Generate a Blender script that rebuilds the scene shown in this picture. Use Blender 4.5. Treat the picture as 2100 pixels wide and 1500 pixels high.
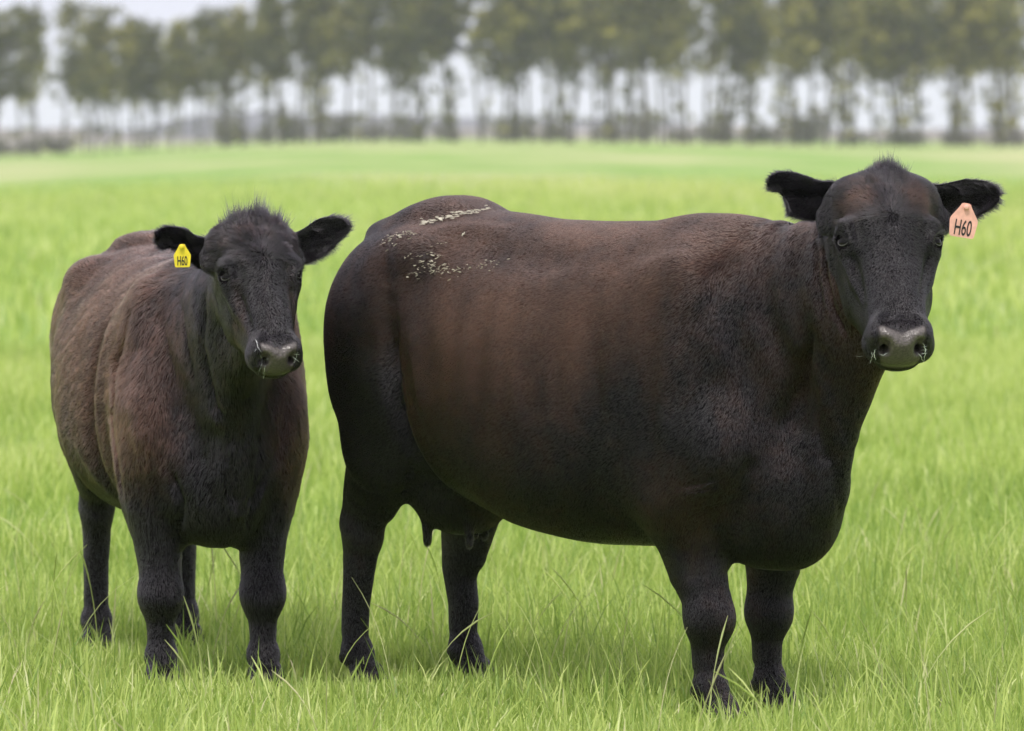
import bpy, math, random, os
import numpy as np
from mathutils import Vector, Matrix
from mathutils.bvhtree import BVHTree

DEV = set()
R = math.radians
rng = np.random.default_rng(7)
random.seed(7)
for o in list(bpy.data.objects):
    bpy.data.objects.remove(o)
sc = bpy.context.scene
COL = sc.collection

# ------------------------------------------------------------------ camera
F_PX = 11667.0          # 200 mm lens on a 36 mm wide frame of 2100 px
CAM_H = 1.60
HORIZON = 268.0
PITCH = math.atan((750 - HORIZON) / F_PX)
cam_d = bpy.data.cameras.new("camera")
cam = bpy.data.objects.new("camera", cam_d)
COL.objects.link(cam)
cam_d.lens = 200; cam_d.sensor_width = 36
cam_d.clip_start = 0.5; cam_d.clip_end = 9000
cam_d.dof.use_dof = True
cam_d.dof.focus_distance = 15.3
cam_d.dof.aperture_fstop = 5.8
cam.location = (0, 0, CAM_H)
cam.rotation_euler = (R(90) - PITCH, 0, 0)
sc.camera = cam

# ------------------------------------------------------------------ sky and sun
SUN_EL, SUN_AZ = R(63), R(200)      # azimuth measured clockwise from +Y: behind the camera, a little left
world = bpy.data.worlds.new("World"); sc.world = world; world.use_nodes = True
nt = world.node_tree; nt.nodes.clear()
wo = nt.nodes.new("ShaderNodeOutputWorld"); bg = nt.nodes.new("ShaderNodeBackground")
sky = nt.nodes.new("ShaderNodeTexSky"); sky.sky_type = 'NISHITA'; sky.sun_disc = False
sky.sun_elevation = SUN_EL; sky.sun_rotation = SUN_AZ; sky.dust_density = 3.0
tc = nt.nodes.new("ShaderNodeTexCoord"); sx = nt.nodes.new("ShaderNodeSeparateXYZ")
cr = nt.nodes.new("ShaderNodeValToRGB")               # cloud cover: brighter overhead than at the horizon
cr.color_ramp.elements[0].position = 0.02; cr.color_ramp.elements[0].color = (0.49, 0.50, 0.58, 1)
cr.color_ramp.elements[1].position = 0.75; cr.color_ramp.elements[1].color = (.84, .84, .87, 1)
e = cr.color_ramp.elements.new(0.25); e.color = (0.56, 0.57, 0.61, 1)
cn = nt.nodes.new("ShaderNodeTexNoise"); cn.inputs["Scale"].default_value = 2.4; cn.inputs["Detail"].default_value = 5
mp = nt.nodes.new("ShaderNodeMapping"); mp.inputs["Scale"].default_value = (1, 1, 3.5)
mr = nt.nodes.new("ShaderNodeMapRange"); mr.inputs[3].default_value = 17.6; mr.inputs[4].default_value = 20.4
mul = nt.nodes.new("ShaderNodeVectorMath"); mul.operation = 'SCALE'
mix = nt.nodes.new("ShaderNodeMix"); mix.data_type = 'RGBA'; mix.inputs[0].default_value = 0.88
L = nt.links.new
L(tc.outputs["Generated"], sx.inputs[0]); L(sx.outputs[2], cr.inputs[0])
L(tc.outputs["Generated"], mp.inputs[0]); L(mp.outputs[0], cn.inputs["Vector"]); L(cn.outputs[0], mr.inputs[0])
L(cr.outputs[0], mul.inputs[0]); L(mr.outputs[0], mul.inputs[3])
L(sky.outputs[0], mix.inputs[6]); L(mul.outputs[0], mix.inputs[7])
L(mix.outputs[2], bg.inputs[0]); bg.inputs[1].default_value = 0.1
L(bg.outputs[0], wo.inputs[0])
sun_d = bpy.data.lights.new("sun", 'SUN'); sun_d.energy = 2.8; sun_d.angle = R(8); sun_d.color = (1, 0.96, 0.9)
sun = bpy.data.objects.new("sun", sun_d); COL.objects.link(sun)
sdir = Vector((math.sin(SUN_AZ) * math.cos(SUN_EL), math.cos(SUN_AZ) * math.cos(SUN_EL), math.sin(SUN_EL)))
sun.rotation_euler = sdir.to_track_quat('Z', 'Y').to_euler(); sun.location = (0, 0, 40)
vs = sc.view_settings
vs.view_transform = 'Standard'; vs.look = 'None'; vs.exposure = 0.0; vs.gamma = 1.0; vs.use_curve_mapping = False
sc.render.engine = 'CYCLES'
sc.cycles.max_bounces = 8; sc.cycles.volume_bounces = 1; sc.cycles.transparent_max_bounces = 16
sc.cycles.use_denoising = True
sc.cycles.sample_clamp_indirect = 6.0

# ------------------------------------------------------------------ helpers
def tag(o, label=None, cat=None, group=None, kind=None):
    if label: o["label"] = label
    if cat: o["category"] = cat
    if group: o["group"] = group
    if kind: o["kind"] = kind
    return o

def link(name, data, parent=None, mat=None):
    o = bpy.data.objects.new(name, data); COL.objects.link(o)
    if parent is not None: o.parent = parent
    if mat is not None: data.materials.append(mat)
    return o

def mesh_np(name, verts, faces, smooth=True):
    """verts (n,3); faces: list of (m,k) int arrays"""
    me = bpy.data.meshes.new(name)
    verts = np.asarray(verts, np.float32)
    if isinstance(faces, np.ndarray): faces = [faces]
    faces = [np.asarray(f, np.int32) for f in faces if len(f)]
    me.vertices.add(len(verts)); me.vertices.foreach_set("co", verts.ravel())
    nl = sum(f.size for f in faces); npoly = sum(len(f) for f in faces)
    me.loops.add(nl); me.polygons.add(npoly)
    me.loops.foreach_set("vertex_index", np.concatenate([f.ravel() for f in faces]))
    tot = np.concatenate([np.full(len(f), f.shape[1], np.int32) for f in faces])
    me.polygons.foreach_set("loop_start", np.concatenate([[0], np.cumsum(tot)[:-1]]).astype(np.int32))
    if smooth: me.polygons.foreach_set("use_smooth", np.ones(npoly, bool))
    me.update(calc_edges=True)
    return me

def fattr(me, name, vals, domain='POINT'):
    a = me.attributes.new(name, 'FLOAT', domain)
    a.data.foreach_set("value", np.asarray(vals, np.float32))

def snoise(P, scale, seed, octaves=3):
    """smooth pseudo noise in about -1..1 from sums of sines"""
    r = np.random.default_rng(seed); out = np.zeros(len(P)); amp = 1.0; tot = 0
    for o_ in range(octaves):
        for _ in range(5):
            d = r.normal(size=3); d /= np.linalg.norm(d)
            out += amp * np.sin((P @ d) * (scale * r.uniform(.6, 1.4)) + r.uniform(0, 6.28) +
                                1.3 * np.sin(P @ r.normal(size=3) * scale * .5))
        tot += amp * 2.2; amp *= .55; scale *= 2.1
    return np.clip(out / tot, -1.5, 1.5)

class Mat:
    def __init__(s, name):
        s.m = bpy.data.materials.new(name); s.m.use_nodes = True
        s.nt = s.m.node_tree; s.N = s.nt.nodes; s.b = s.N["Principled BSDF"]; s.out = s.N["Material Output"]
    def n(s, t, **kw):
        nd = s.N.new(t)
        for k, v in kw.items(): setattr(nd, k, v)
        return nd
    def l(s, a, b): s.nt.links.new(a, b)
    def attr(s, name):
        a = s.n("ShaderNodeAttribute"); a.attribute_name = name; return a
    def ramp(s, fac, stops):
        r = s.n("ShaderNodeValToRGB"); r.color_ramp.elements[0].position = stops[0][0]; r.color_ramp.elements[0].color = (*stops[0][1], 1)
        r.color_ramp.elements[1].position = stops[-1][0]; r.color_ramp.elements[1].color = (*stops[-1][1], 1)
        for p, c in stops[1:-1]:
            q = r.color_ramp.elements.new(p); q.color = (*c, 1)
        s.l(fac, r.inputs[0]); return r.outputs[0]
    def noise(s, scale, detail=4, coord="Object", vec=None):
        t = s.n("ShaderNodeTexNoise"); t.inputs["Scale"].default_value = scale; t.inputs["Detail"].default_value = detail
        if vec is None:
            c = s.n("ShaderNodeTexCoord"); vec = c.outputs[coord]
        s.l(vec, t.inputs["Vector"]); return t.outputs[0]
    def mixc(s, f, a, b, blend='MIX'):
        m = s.n("ShaderNodeMix", data_type='RGBA', blend_type=blend)
        for sock, v in ((m.inputs[0], f), (m.inputs[6], a), (m.inputs[7], b)):
            if isinstance(v, (int, float)): sock.default_value = v
            elif isinstance(v, tuple): sock.default_value = (*v, 1)
            else: s.l(v, sock)
        return m.outputs[2]
    def set(s, **kw):
        for k, v in kw.items():
            k = k.replace("_", " ")
            if isinstance(v, tuple): s.b.inputs[k].default_value = (*v, 1)
            elif isinstance(v, (int, float)): s.b.inputs[k].default_value = v
            else: s.l(v, s.b.inputs[k])

def pix(px, py, D):
    """world point seen at pixel (px,py) of the 2100x1500 frame, at distance D along +Y"""
    d = Vector(((px - 1050) / F_PX, (750 - py) / F_PX, -1))
    d = cam.rotation_euler.to_matrix() @ d
    return Vector((0, 0, CAM_H)) + d * (D / d.y)

def terrain(x, y):
    """gentle rise of the far paddock"""
    x = np.asarray(x, float); y = np.asarray(y, float)
    t = np.clip((y - 60) / 420, 0, 1); t = t * t * (3 - 2 * t)
    u = x / np.maximum(y, 1)
    prof = 0.45 * np.exp(-((u + .01) / .055) ** 2) - 0.95 * np.clip((-u - .035) / .05, 0, 1.3)
    return t * prof

# ------------------------------------------------------------------ signed distance modelling
class SDF:
    def __init__(s, lo, hi, h):
        s.lo = np.array(lo, np.float32); s.h = h
        s.n = np.ceil((np.array(hi) - np.array(lo)) / h).astype(int) + 1
        s.F = np.full(s.n, 0.5, np.float32)
        s.ax = [s.lo[i] + h * np.arange(s.n[i], dtype=np.float32) for i in range(3)]
    def _apply(s, blo, bhi, frame, fn, k, op):
        if frame is not None:
            o, M, sca = frame      # local = o + sca * M @ q  (M columns are the frame axes)
            cs = np.array([[x, y, z] for x in (blo[0], bhi[0]) for y in (blo[1], bhi[1]) for z in (blo[2], bhi[2])])
            cs = o + sca * cs @ M.T; blo, bhi = cs.min(0), cs.max(0)
        m = k + 3 * s.h
        i0 = np.clip(np.floor((np.array(blo) - m - s.lo) / s.h).astype(int), 0, s.n - 1)
        i1 = np.clip(np.ceil((np.array(bhi) + m - s.lo) / s.h).astype(int) + 1, 1, s.n)
        if np.any(i1 <= i0): return
        X, Y, Z = (s.ax[i][i0[i]:i1[i]] for i in range(3))
        X = X[:, None, None]; Y = Y[None, :, None]; Z = Z[None, None, :]
        if frame is not None:
            X = X - o[0]; Y = Y - o[1]; Z = Z - o[2]
            q = [(X * M[0, j] + Y * M[1, j] + Z * M[2, j]) / sca for j in range(3)]
            f = fn(*q) * sca
        else:
            f = fn(X, Y, Z)
        sl = tuple(slice(i0[i], i1[i]) for i in range(3))
        A = s.F[sl]; f = f.astype(np.float32)
        if op == 'add':
            h = np.clip(.5 + .5 * (f - A) / k, 0, 1); s.F[sl] = f + (A - f) * h - k * h * (1 - h)
        elif op == 'sub':
            f = -f
            h = np.clip(.5 - .5 * (f - A) / k, 0, 1); s.F[sl] = f + (A - f) * h + k * h * (1 - h)
    def ell(s, c, r, k=.03, frame=None, op='add', rot=None):
        c = np.array(c, float); r = np.array(r, float)
        if rot is not None:
            Q = np.array(Matrix.Rotation(R(rot[1]), 3, rot[0]))
        else: Q = np.eye(3)
        ext = np.abs(Q) @ r
        def fn(X, Y, Z):
            d = [X - c[0], Y - c[1], Z - c[2]]
            p = [(d[0] * Q[0, j] + d[1] * Q[1, j] + d[2] * Q[2, j]) for j in range(3)]
            k0 = np.sqrt(sum((p[j] / r[j]) ** 2 for j in range(3))) + 1e-6
            k1 = np.sqrt(sum((p[j] / r[j] ** 2) ** 2 for j in range(3))) + 1e-6
            return k0 * (k0 - 1) / k1
        s._apply(c - ext, c + ext, frame, fn, k, op)
    def tube(s, pts, ra, rb=None, side=(0, 1, 0), k=.03, frame=None, op='add'):
        """swept ellipse: ra is the half width along `side`, rb the half width across it"""
        P = np.array(pts, float); ra = np.array(ra, float) * np.ones(len(P)); rb = ra if rb is None else np.array(rb, float) * np.ones(len(P))
        side = np.array(side, float); side /= np.linalg.norm(side)
        mx = max(ra.max(), rb.max())
        def fn(X, Y, Z):
            best = None
            for i in range(len(P) - 1):
                A, B = P[i], P[i + 1]; D = B - A; L2 = D @ D
                t = np.clip(((X - A[0]) * D[0] + (Y - A[1]) * D[1] + (Z - A[2]) * D[2]) / L2, 0, 1)
                ts = t
                ox = X - A[0] - t * D[0]; oy = Y - A[1] - t * D[1]; oz = Z - A[2] - t * D[2]
                a = ra[i] + (ra[i + 1] - ra[i]) * ts; b = rb[i] + (rb[i + 1] - rb[i]) * ts
                s1 = ox * side[0] + oy * side[1] + oz * side[2]
                o2 = np.maximum(ox * ox + oy * oy + oz * oz - s1 * s1, 0)
                k0 = np.sqrt((s1 / a) ** 2 + o2 / b ** 2) + 1e-6
                k1 = np.sqrt((s1 / a ** 2) ** 2 + o2 / b ** 4) + 1e-6
                f = k0 * (k0 - 1) / k1
                best = f if best is None else np.minimum(best, f)
            return best
        s._apply(P.min(0) - mx, P.max(0) + mx, frame, fn, k, op)
    def torso(s, st, k=.02, n=2.3):
        """lofted trunk; stations: x, top, bottom, half width, egg (positive = wider low)"""
        st = np.array(st, float); xs = st[:, 0]
        def interp(col, X):
            # monotone-ish smooth interpolation on a fine table
            xf = np.linspace(xs[0], xs[-1], 400); yf = np.interp(xf, xs, st[:, col])
            ker = np.hanning(31); ker /= ker.sum(); pad = np.pad(yf, 15, mode='edge'); sm = np.convolve(pad, ker, 'valid')
            w = np.clip(np.minimum(xf - xs[0], xs[-1] - xf) / .06, 0, 1)
            yf = yf * (1 - w) + sm * w
            return np.interp(X, xf, yf)
        x0, x1 = xs[0], xs[-1]
        def fn(X, Y, Z):
            xx = np.clip(X, x0, x1)
            shp = X.shape; v = xx.ravel()
            top = interp(1, v).reshape(shp); bot = interp(2, v).reshape(shp); w = interp(3, v).reshape(shp); egg = interp(4, v).reshape(shp)
            c = (top + bot) / 2; hh = (top - bot) / 2
            t = (Z - c) / hh; tt = np.clip(t, -1, 1)
            ww = w * (1 - egg * tt)
            r = (np.abs(Y / ww) ** n + np.abs(t) ** n) ** (1 / n)
            f = (r - 1) * np.minimum(ww, hh) * .92
            dx = np.maximum(np.maximum(x0 - X, X - x1), 0)
            return np.where(dx > 0, np.sqrt(np.maximum(f, 0) ** 2 + dx ** 2), f)
        s._apply([x0, -st[:, 3].max() * 1.2, st[:, 2].min()], [x1, st[:, 3].max() * 1.2, st[:, 1].max()], None, fn, k, 'add')
    def blur(s, it=1):
        for _ in range(it):
            for ax in range(3):
                F = s.F; a = [slice(None)] * 3; b = [slice(None)] * 3; c = [slice(None)] * 3
                a[ax] = slice(0, -2); b[ax] = slice(1, -1); c[ax] = slice(2, None)
                G = F.copy(); G[tuple(b)] = .25 * F[tuple(a)] + .5 * F[tuple(b)] + .25 * F[tuple(c)]; s.F = G
    def mesh(s):
        F = s.F; I = (F < 0)
        nx, ny, nz = F.shape
        cnt = np.zeros((nx - 1, ny - 1, nz - 1), np.uint8)
        for a in (0, 1):
            for b in (0, 1):
                for c in (0, 1):
                    cnt += I[a:nx - 1 + a, b:ny - 1 + b, c:nz - 1 + c]
        act = np.argwhere((cnt > 0) & (cnt < 8))
        idx = np.full(cnt.shape, -1, np.int32); idx[act[:, 0], act[:, 1], act[:, 2]] = np.arange(len(act))
        acc = np.zeros((len(act), 3)); num = np.zeros(len(act))
        cor = [(0, 0, 0), (1, 0, 0), (0, 1, 0), (1, 1, 0), (0, 0, 1), (1, 0, 1), (0, 1, 1), (1, 1, 1)]
        for i in range(8):
            for j in range(i + 1, 8):
                if sum(abs(cor[i][q] - cor[j][q]) for q in range(3)) != 1: continue
                va = F[act[:, 0] + cor[i][0], act[:, 1] + cor[i][1], act[:, 2] + cor[i][2]]
                vb = F[act[:, 0] + cor[j][0], act[:, 1] + cor[j][1], act[:, 2] + cor[j][2]]
                m = (va < 0) != (vb < 0)
                t = np.where(m, va / np.where(m, va - vb, 1), 0)
                p = np.array(cor[i]) + t[:, None] * (np.array(cor[j]) - np.array(cor[i]))
                acc[m] += p[m]; num[m] += 1
        V = s.lo + s.h * (act + acc / num[:, None])
        quads = []
        for ax in range(3):
            sl0 = [slice(1, -1)] * 3; sl1 = [slice(1, -1)] * 3
            sl0[ax] = slice(0, -1); sl1[ax] = slice(1, None)
            a = I[tuple(sl0)]; b = I[tuple(sl1)]
            e = np.argwhere(a != b)
            for q in range(3):
                if q != ax: e[:, q] += 1
            flip = I[e[:, 0], e[:, 1], e[:, 2]]
            u, v = [(1, 2), (2, 0), (0, 1)][ax]
            def cell(du, dv):
                c = e.copy(); c[:, u] += du; c[:, v] += dv
                return idx[c[:, 0], c[:, 1], c[:, 2]]
            Q = np.stack([cell(-1, -1), cell(0, -1), cell(0, 0), cell(-1, 0)], 1)
            Q[~flip] = Q[~flip][:, ::-1]
            quads.append(Q)
        Q = np.concatenate(quads); Q = Q[(Q >= 0).all(1)]
        return V, Q

def vnormals(V, Q):
    n = np.cross(V[Q[:, 2]] - V[Q[:, 0]], V[Q[:, 3]] - V[Q[:, 1]])
    N = np.zeros_like(V)
    for c in range(4):
        for ax in range(3): N[:, ax] += np.bincount(Q[:, c], weights=n[:, ax], minlength=len(V))
    return N / (np.linalg.norm(N, axis=1, keepdims=True) + 1e-9)

def relax(V, Q, it=2, lam=.5):
    """a little Laplacian smoothing to take the voxel steps out"""
    e = np.concatenate([Q[:, [0, 1]], Q[:, [1, 2]], Q[:, [2, 3]], Q[:, [3, 0]]])
    deg = np.bincount(e.ravel(), minlength=len(V)).astype(float) + 1e-9
    for i in range(it):
        A = np.zeros_like(V)
        for ax in range(3):
            A[:, ax] = np.bincount(e[:, 0], weights=V[e[:, 1], ax], minlength=len(V)) + np.bincount(e[:, 1], weights=V[e[:, 0], ax], minlength=len(V))
        V = V + lam * (A / deg[:, None] - V)
    return V
# ------------------------------------------------------------------ cattle
def head_frame(to_loc, poll, yaw, pitch, roll):
    """frame axes in cow space: x = the animal's left (picture right), y = down the face, z = out of the face"""
    ps = R(yaw)
    right = Vector((math.cos(ps), math.sin(ps), 0)); out = Vector((math.sin(ps), -math.cos(ps), 0)); down = Vector((0, 0, -1))
    E = [right, down, out]
    d2 = down * math.cos(R(pitch)) + out * math.sin(R(pitch)); o2 = out * math.cos(R(pitch)) - down * math.sin(R(pitch))
    q = Matrix.Rotation(R(roll), 3, o2)
    Hh = [q @ right, q @ d2, q @ o2]
    def cols(ax):
        return np.array([[v[i] for v in [to_loc(a) for a in ax]] for i in range(3)])
    return cols(Hh), cols(E)

def build_head(S, fr, er, adult):
    e, t = S.ell, S.tube
    for sg in (-1, 1):      # ear roots and temples
        t([(sg * .07, .10, -.12), (sg * .125, .092, -.115), (sg * .155, .092, -.12)], [.062, .050, .040], [.05, .034, .018], k=.03, frame=fr, side=(0, 1, 0))
    e((0, .135, -.12), (.122, .155, .115), .02, fr)
    e((0, .058, -.10), (.138, .078, .085), .04, fr)
    e((0, .004 if adult else .012, -.09), (.050, .034, .04), .03, fr)
    for sg in (-1, 1): e((sg * .078, .034, -.10), (.058, .044, .06), .035, fr)
    e((0, .10, -.045), (.085, .10, .035), .05, fr)                  # flat forehead
    t([(0, .17, -.062), (0, .30, -.058), (0, .43, -.058), (0, .50, -.062)], [.092, .080, .070, .064], [.055, .05, .045, .040], side=(1, 0, 0), k=.04, frame=fr)
    for sg in (-1, 1):
        e((sg * .098, .190, -.066), (.040, .050, .042), .03, fr)    # orbit
        e((sg * .100, .160, -.050), (.032, .022, .026), .02, fr)    # brow
        t([(sg * .074, .20, -.19), (sg * .070, .29, -.165), (sg * .045, .42, -.115), (sg * .03, .50, -.115)], [.042, .044, .034, .032], [.095, .085, .05, .035], side=(1, 0, 0), k=.035, frame=fr)
        t([(sg * .108, .225, -.082), (sg * .088, .30, -.085), (sg * .068, .36, -.078)], [.02, .018, .01], k=.025, frame=fr)  # facial crest
        e((sg * .044, .484, -.048), (.040, .048, .042), .022, fr)   # nostril flare
        e((sg * .056, .492, -.088), (.036, .046, .036), .022, fr)   # upper lip
    e((0, .500, -.062), (.060, .050, .046), .02, fr)
    e((0, .516, -.086), (.056, .036, .032), .015, fr)
    for sg in (-1, 1):      # raised rim of the nose plate over each nostril
        t([(sg * .012, .530, -.030), (sg * .036, .512, -.013), (sg * .058, .500, -.018), (sg * .068, .500, -.040), (sg * .066, .510, -.062)], [.009, .010, .010, .009, .007], k=.010, frame=fr)
    t([(0, .38, -.145), (0, .47, -.142), (0, .510, -.136)], [.045, .052, .046], [.04, .033, .026], side=(1, 0, 0), k=.02, frame=fr)   # lower jaw, chin
    t([(0, .20, -.24), (0, .34, -.19), (0, .44, -.155)], [.05, .05, .045], [.07, .06, .035], side=(1, 0, 0), k=.05, frame=fr)
    # carved: eye sockets, nostrils, mouth, tear furrow
    for sg in (-1, 1):
        c, ne, e1, e2 = eye_axes(sg)
        e(tuple(c + ne * .006), (.0255, .0255, .0255), .008, fr, 'sub')
        e((sg * .088, .208, -.008), (.018, .034, .016), .022, fr, 'sub')
        t([(sg * .112, .226, -.030), (sg * .090, .262, -.018)], [.006, .003], k=.012, frame=fr, op='sub')
        e((sg * .047, .538, -.034), (.017, .026, .022), .004, fr, 'sub')
        t([(sg * .046, .540, -.045), (sg * .038, .49, -.085)], [.014, .009], k=.004, frame=fr, op='sub')
        t([(sg * .054, .546, -.040), (sg * .068, .532, -.050), (sg * .076, .522, -.066)], [.007, .006, .003], k=.006, frame=fr, op='sub')
        t([(sg * .01, .562, -.119), (sg * .055, .535, -.119), (sg * .085, .475, -.118), (sg * .082, .43, -.112)], [.004, .004, .0035, .002], k=.008, frame=fr, op='sub')
        ring = [tuple(c + ne * (.0135 - .004 * abs(math.cos(q))) + e1 * .0165 * math.sin(q) + e2 * .0265 * math.cos(q)) for q in np.linspace(0, 2 * math.pi, 21)]
        t(ring, .0060, k=.007, frame=fr)
        t([tuple(c + ne * .013 - e1 * (.0235 * math.sin(q)) + e2 * .030 * math.cos(q)) for q in np.linspace(.3, math.pi - .3, 9)], .0078, k=.010, frame=fr)
    t([(0, .560, -.088), (0, .562, -.115)], [.004, .004], k=.008, frame=fr, op='sub')

def eye_axes(sg):
    c = np.array([sg * .109, .200, -.060]); ne = np.array([sg * .74, .02, .67]); ne /= np.linalg.norm(ne)
    e1 = np.array([0, 1.0, 0]); e2 = np.cross(ne, e1); e2 /= np.linalg.norm(e2); e1 = np.cross(e2, ne)
    ct, st = math.cos(R(36)), math.sin(R(36)); e2, e1 = e2 * ct + sg * e1 * st, e1 * ct - sg * e2 * st
    return c, ne, e1, e2

def ear_shell(top, bot, z0, depth, conv, thick=.007, nu=40, nv=18):
    """cupped ear between two edge curves given in the picture-aligned head frame (metres)"""
    top = np.array(top, float); bot = np.array(bot, float)
    def res(P):
        t = np.linspace(0, len(P) - 1, 400); xy = np.stack([np.interp(t, range(len(P)), P[:, i]) for i in range(2)], 1)
        ker = np.hanning(61); ker /= ker.sum(); sm = np.stack([np.convolve(np.pad(xy[:, i], 30, mode='reflect', reflect_type='odd'), ker, 'valid') for i in range(2)], 1)
        d = np.r_[0, np.cumsum(np.linalg.norm(np.diff(sm, axis=0), axis=1))]; d /= d[-1]
        u = np.linspace(0, 1, nu); return np.stack([np.interp(u, d, sm[:, i]) for i in range(2)], 1)
    T, B = res(top), res(bot)
    u = np.linspace(0, 1, nu)[:, None]; v = np.linspace(0, 1, nv)[None]
    xy = T[:, None] * (1 - v[..., None]) + B[:, None] * v[..., None]
    w = np.linalg.norm(T - B, axis=1)[:, None]
    z = np.interp(u, np.linspace(0, 1, len(z0)), z0) - depth * np.clip(w / .09, 0, 1) * np.sin(np.pi * v) ** 1.0 * (1 - .35 * u) + .004 * np.sin(u * 9 + v * 5)
    th = thick * (.35 + .65 * np.sin(np.pi * np.clip(v, .02, .98))) * (1.25 - .6 * u)
    fr_ = np.concatenate([xy, (z + th / 2)[..., None]], 2).reshape(-1, 3); bk = np.concatenate([xy, (z - th / 2)[..., None]], 2).reshape(-1, 3)
    V = np.concatenate([fr_, bk]); n = nu * nv
    i, j = np.meshgrid(np.arange(nu - 1), np.arange(nv - 1), indexing='ij'); a = i * nv + j
    Qf = np.stack([a, a + 1, a + nv + 1, a + nv], -1).reshape(-1, 4)
    Qb = Qf[:, ::-1] + n
    border = [k for k in range(nv)] + [k * nv + nv - 1 for k in range(1, nu)] + [(nu - 1) * nv + k for k in range(nv - 2, -1, -1)] + [k * nv for k in range(nu - 2, 0, -1)]
    bb = np.array(border); b2 = np.roll(bb, -1)
    Qs = np.stack([b2, bb, bb + n, b2 + n], 1)
    return V, np.concatenate([Qf, Qb, Qs])

def eye_mesh():
    bm_v, bm_q = [], []
    n1, n2 = 24, 16
    for i in range(n2 + 1):
        th = math.pi * i / n2
        for j in range(n1):
            ph = 2 * math.pi * j / n1
            bm_v.append((math.sin(th) * math.cos(ph), math.sin(th) * math.sin(ph), math.cos(th)))
    for i in range(n2):
        for j in range(n1):
            bm_q.append((i * n1 + j, i * n1 + (j + 1) % n1, (i + 1) * n1 + (j + 1) % n1, (i + 1) * n1 + j))
    return np.array(bm_v), np.array(bm_q)

# ---- materials shared by both animals
def coat_colour(M, dark, brown, glow):
    """brown where the sun has bleached the coat, black elsewhere and where shade is painted in, with fine streaks"""
    t = M.attr("tint").outputs["Fac"]
    n = M.noise(26, 4)
    m = M.n("ShaderNodeMath", operation='MULTIPLY_ADD'); m.inputs[1].default_value = .5; m.inputs[2].default_value = -.25
    M.l(n, m.inputs[0])
    a = M.n("ShaderNodeMath", operation='ADD', use_clamp=True); M.l(t, a.inputs[0]); M.l(m.outputs[0], a.inputs[1])
    return M.ramp(a.outputs[0], [(.13, dark), (.5, tuple((d + b) / 2 * .85 for d, b in zip(dark, brown))), (1, brown)])

def skin_material():
    M = Mat("coat_skin")
    c = coat_colour(M, (.0055, .0045, .0055), (.060, .032, .024), None)
    bare = M.attr("bare").outputs["Fac"]
    pad = M.ramp(M.noise(160, 3), [(.3, (.060, .048, .046)), (.7, (.120, .100, .096))])
    M.set(Base_Color=M.mixc(bare, c, pad))
    rr = M.n("ShaderNodeMapRange"); rr.inputs[3].default_value = .9; rr.inputs[4].default_value = .30; M.l(bare, rr.inputs[0])
    M.set(Roughness=rr.outputs[0]); sp_ = M.n('ShaderNodeMath', operation='MULTIPLY'); sp_.inputs[1].default_value = .5; M.l(bare, sp_.inputs[0]); M.l(sp_.outputs[0], M.b.inputs["Specular IOR Level"])
    vo = M.n("ShaderNodeTexVoronoi"); vo.inputs["Scale"].default_value = 190
    co = M.n("ShaderNodeTexCoord"); M.l(co.outputs["Object"], vo.inputs["Vector"])
    bu = M.n("ShaderNodeBump"); bu.inputs["Distance"].default_value = .0012; M.l(bare, bu.inputs["Strength"]); M.l(vo.outputs["Distance"], bu.inputs["Height"])
    M.l(bu.outputs[0], M.b.inputs["Normal"])
    return M.m

def hair_material():
    M = Mat("coat_hair")
    c = coat_colour(M, (.0112, .0094, .0122), (.092, .041, .028), None)
    r = M.attr("shade").outputs["Fac"]
    c = M.mixc(1.0, c, M.ramp(r, [(0, (.40, .40, .40)), (.5, (.95, .95, .95)), (1, (1.9, 1.8, 1.75))]), 'MULTIPLY')
    hb = M.n("ShaderNodeBsdfHairPrincipled"); hb.model = 'CHIANG'; hb.parametrization = 'COLOR'
    M.l(c, hb.inputs["Color"]); hb.inputs["Roughness"].default_value = .24; hb.inputs["Radial Roughness"].default_value = .40; hb.inputs["IOR"].default_value = 1.5
    M.l(hb.outputs[0], M.out.inputs[0])
    return M.m

SKIN, HAIR = skin_material(), hair_material()
def simple(name, col, rough, spec=.5, bump=None):
    M = Mat(name)
    if bump:
        n = M.noise(bump[0], 4); b = M.n("ShaderNodeBump"); b.inputs["Strength"].default_value = bump[1]; b.inputs["Distance"].default_value = .002
        M.l(n, b.inputs["Height"]); M.l(b.outputs[0], M.b.inputs["Normal"])
        M.set(Base_Color=M.ramp(n, [(.25, tuple(c * .8 for c in col)), (.75, tuple(min(1, c * 1.15) for c in col))]))
    else: M.set(Base_Color=col)
    M.set(Roughness=rough); M.b.inputs["Specular IOR Level"].default_value = spec
    return M.m
EYE = simple("wet_dark_eye", (.004, .003, .0025), .05, .14)
LINER = simple("wet_eyelid_rim", (.10, .095, .095), .3, .4)
SLIME = simple("slobber", (.75, .76, .78), .15, .8)
MUD = simple("dried_mud", (.50, .46, .38), .95, .1, (90, .8))
TAG_Y = simple("yellow_tag_plastic", (.78, .62, .03), .42, .4, (60, .1))
TAG_O = simple("pink_tag_plastic", (.80, .43, .35), .5, .4, (60, .1))
INK = simple("tag_ink", (.012, .012, .014), .6)

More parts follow.
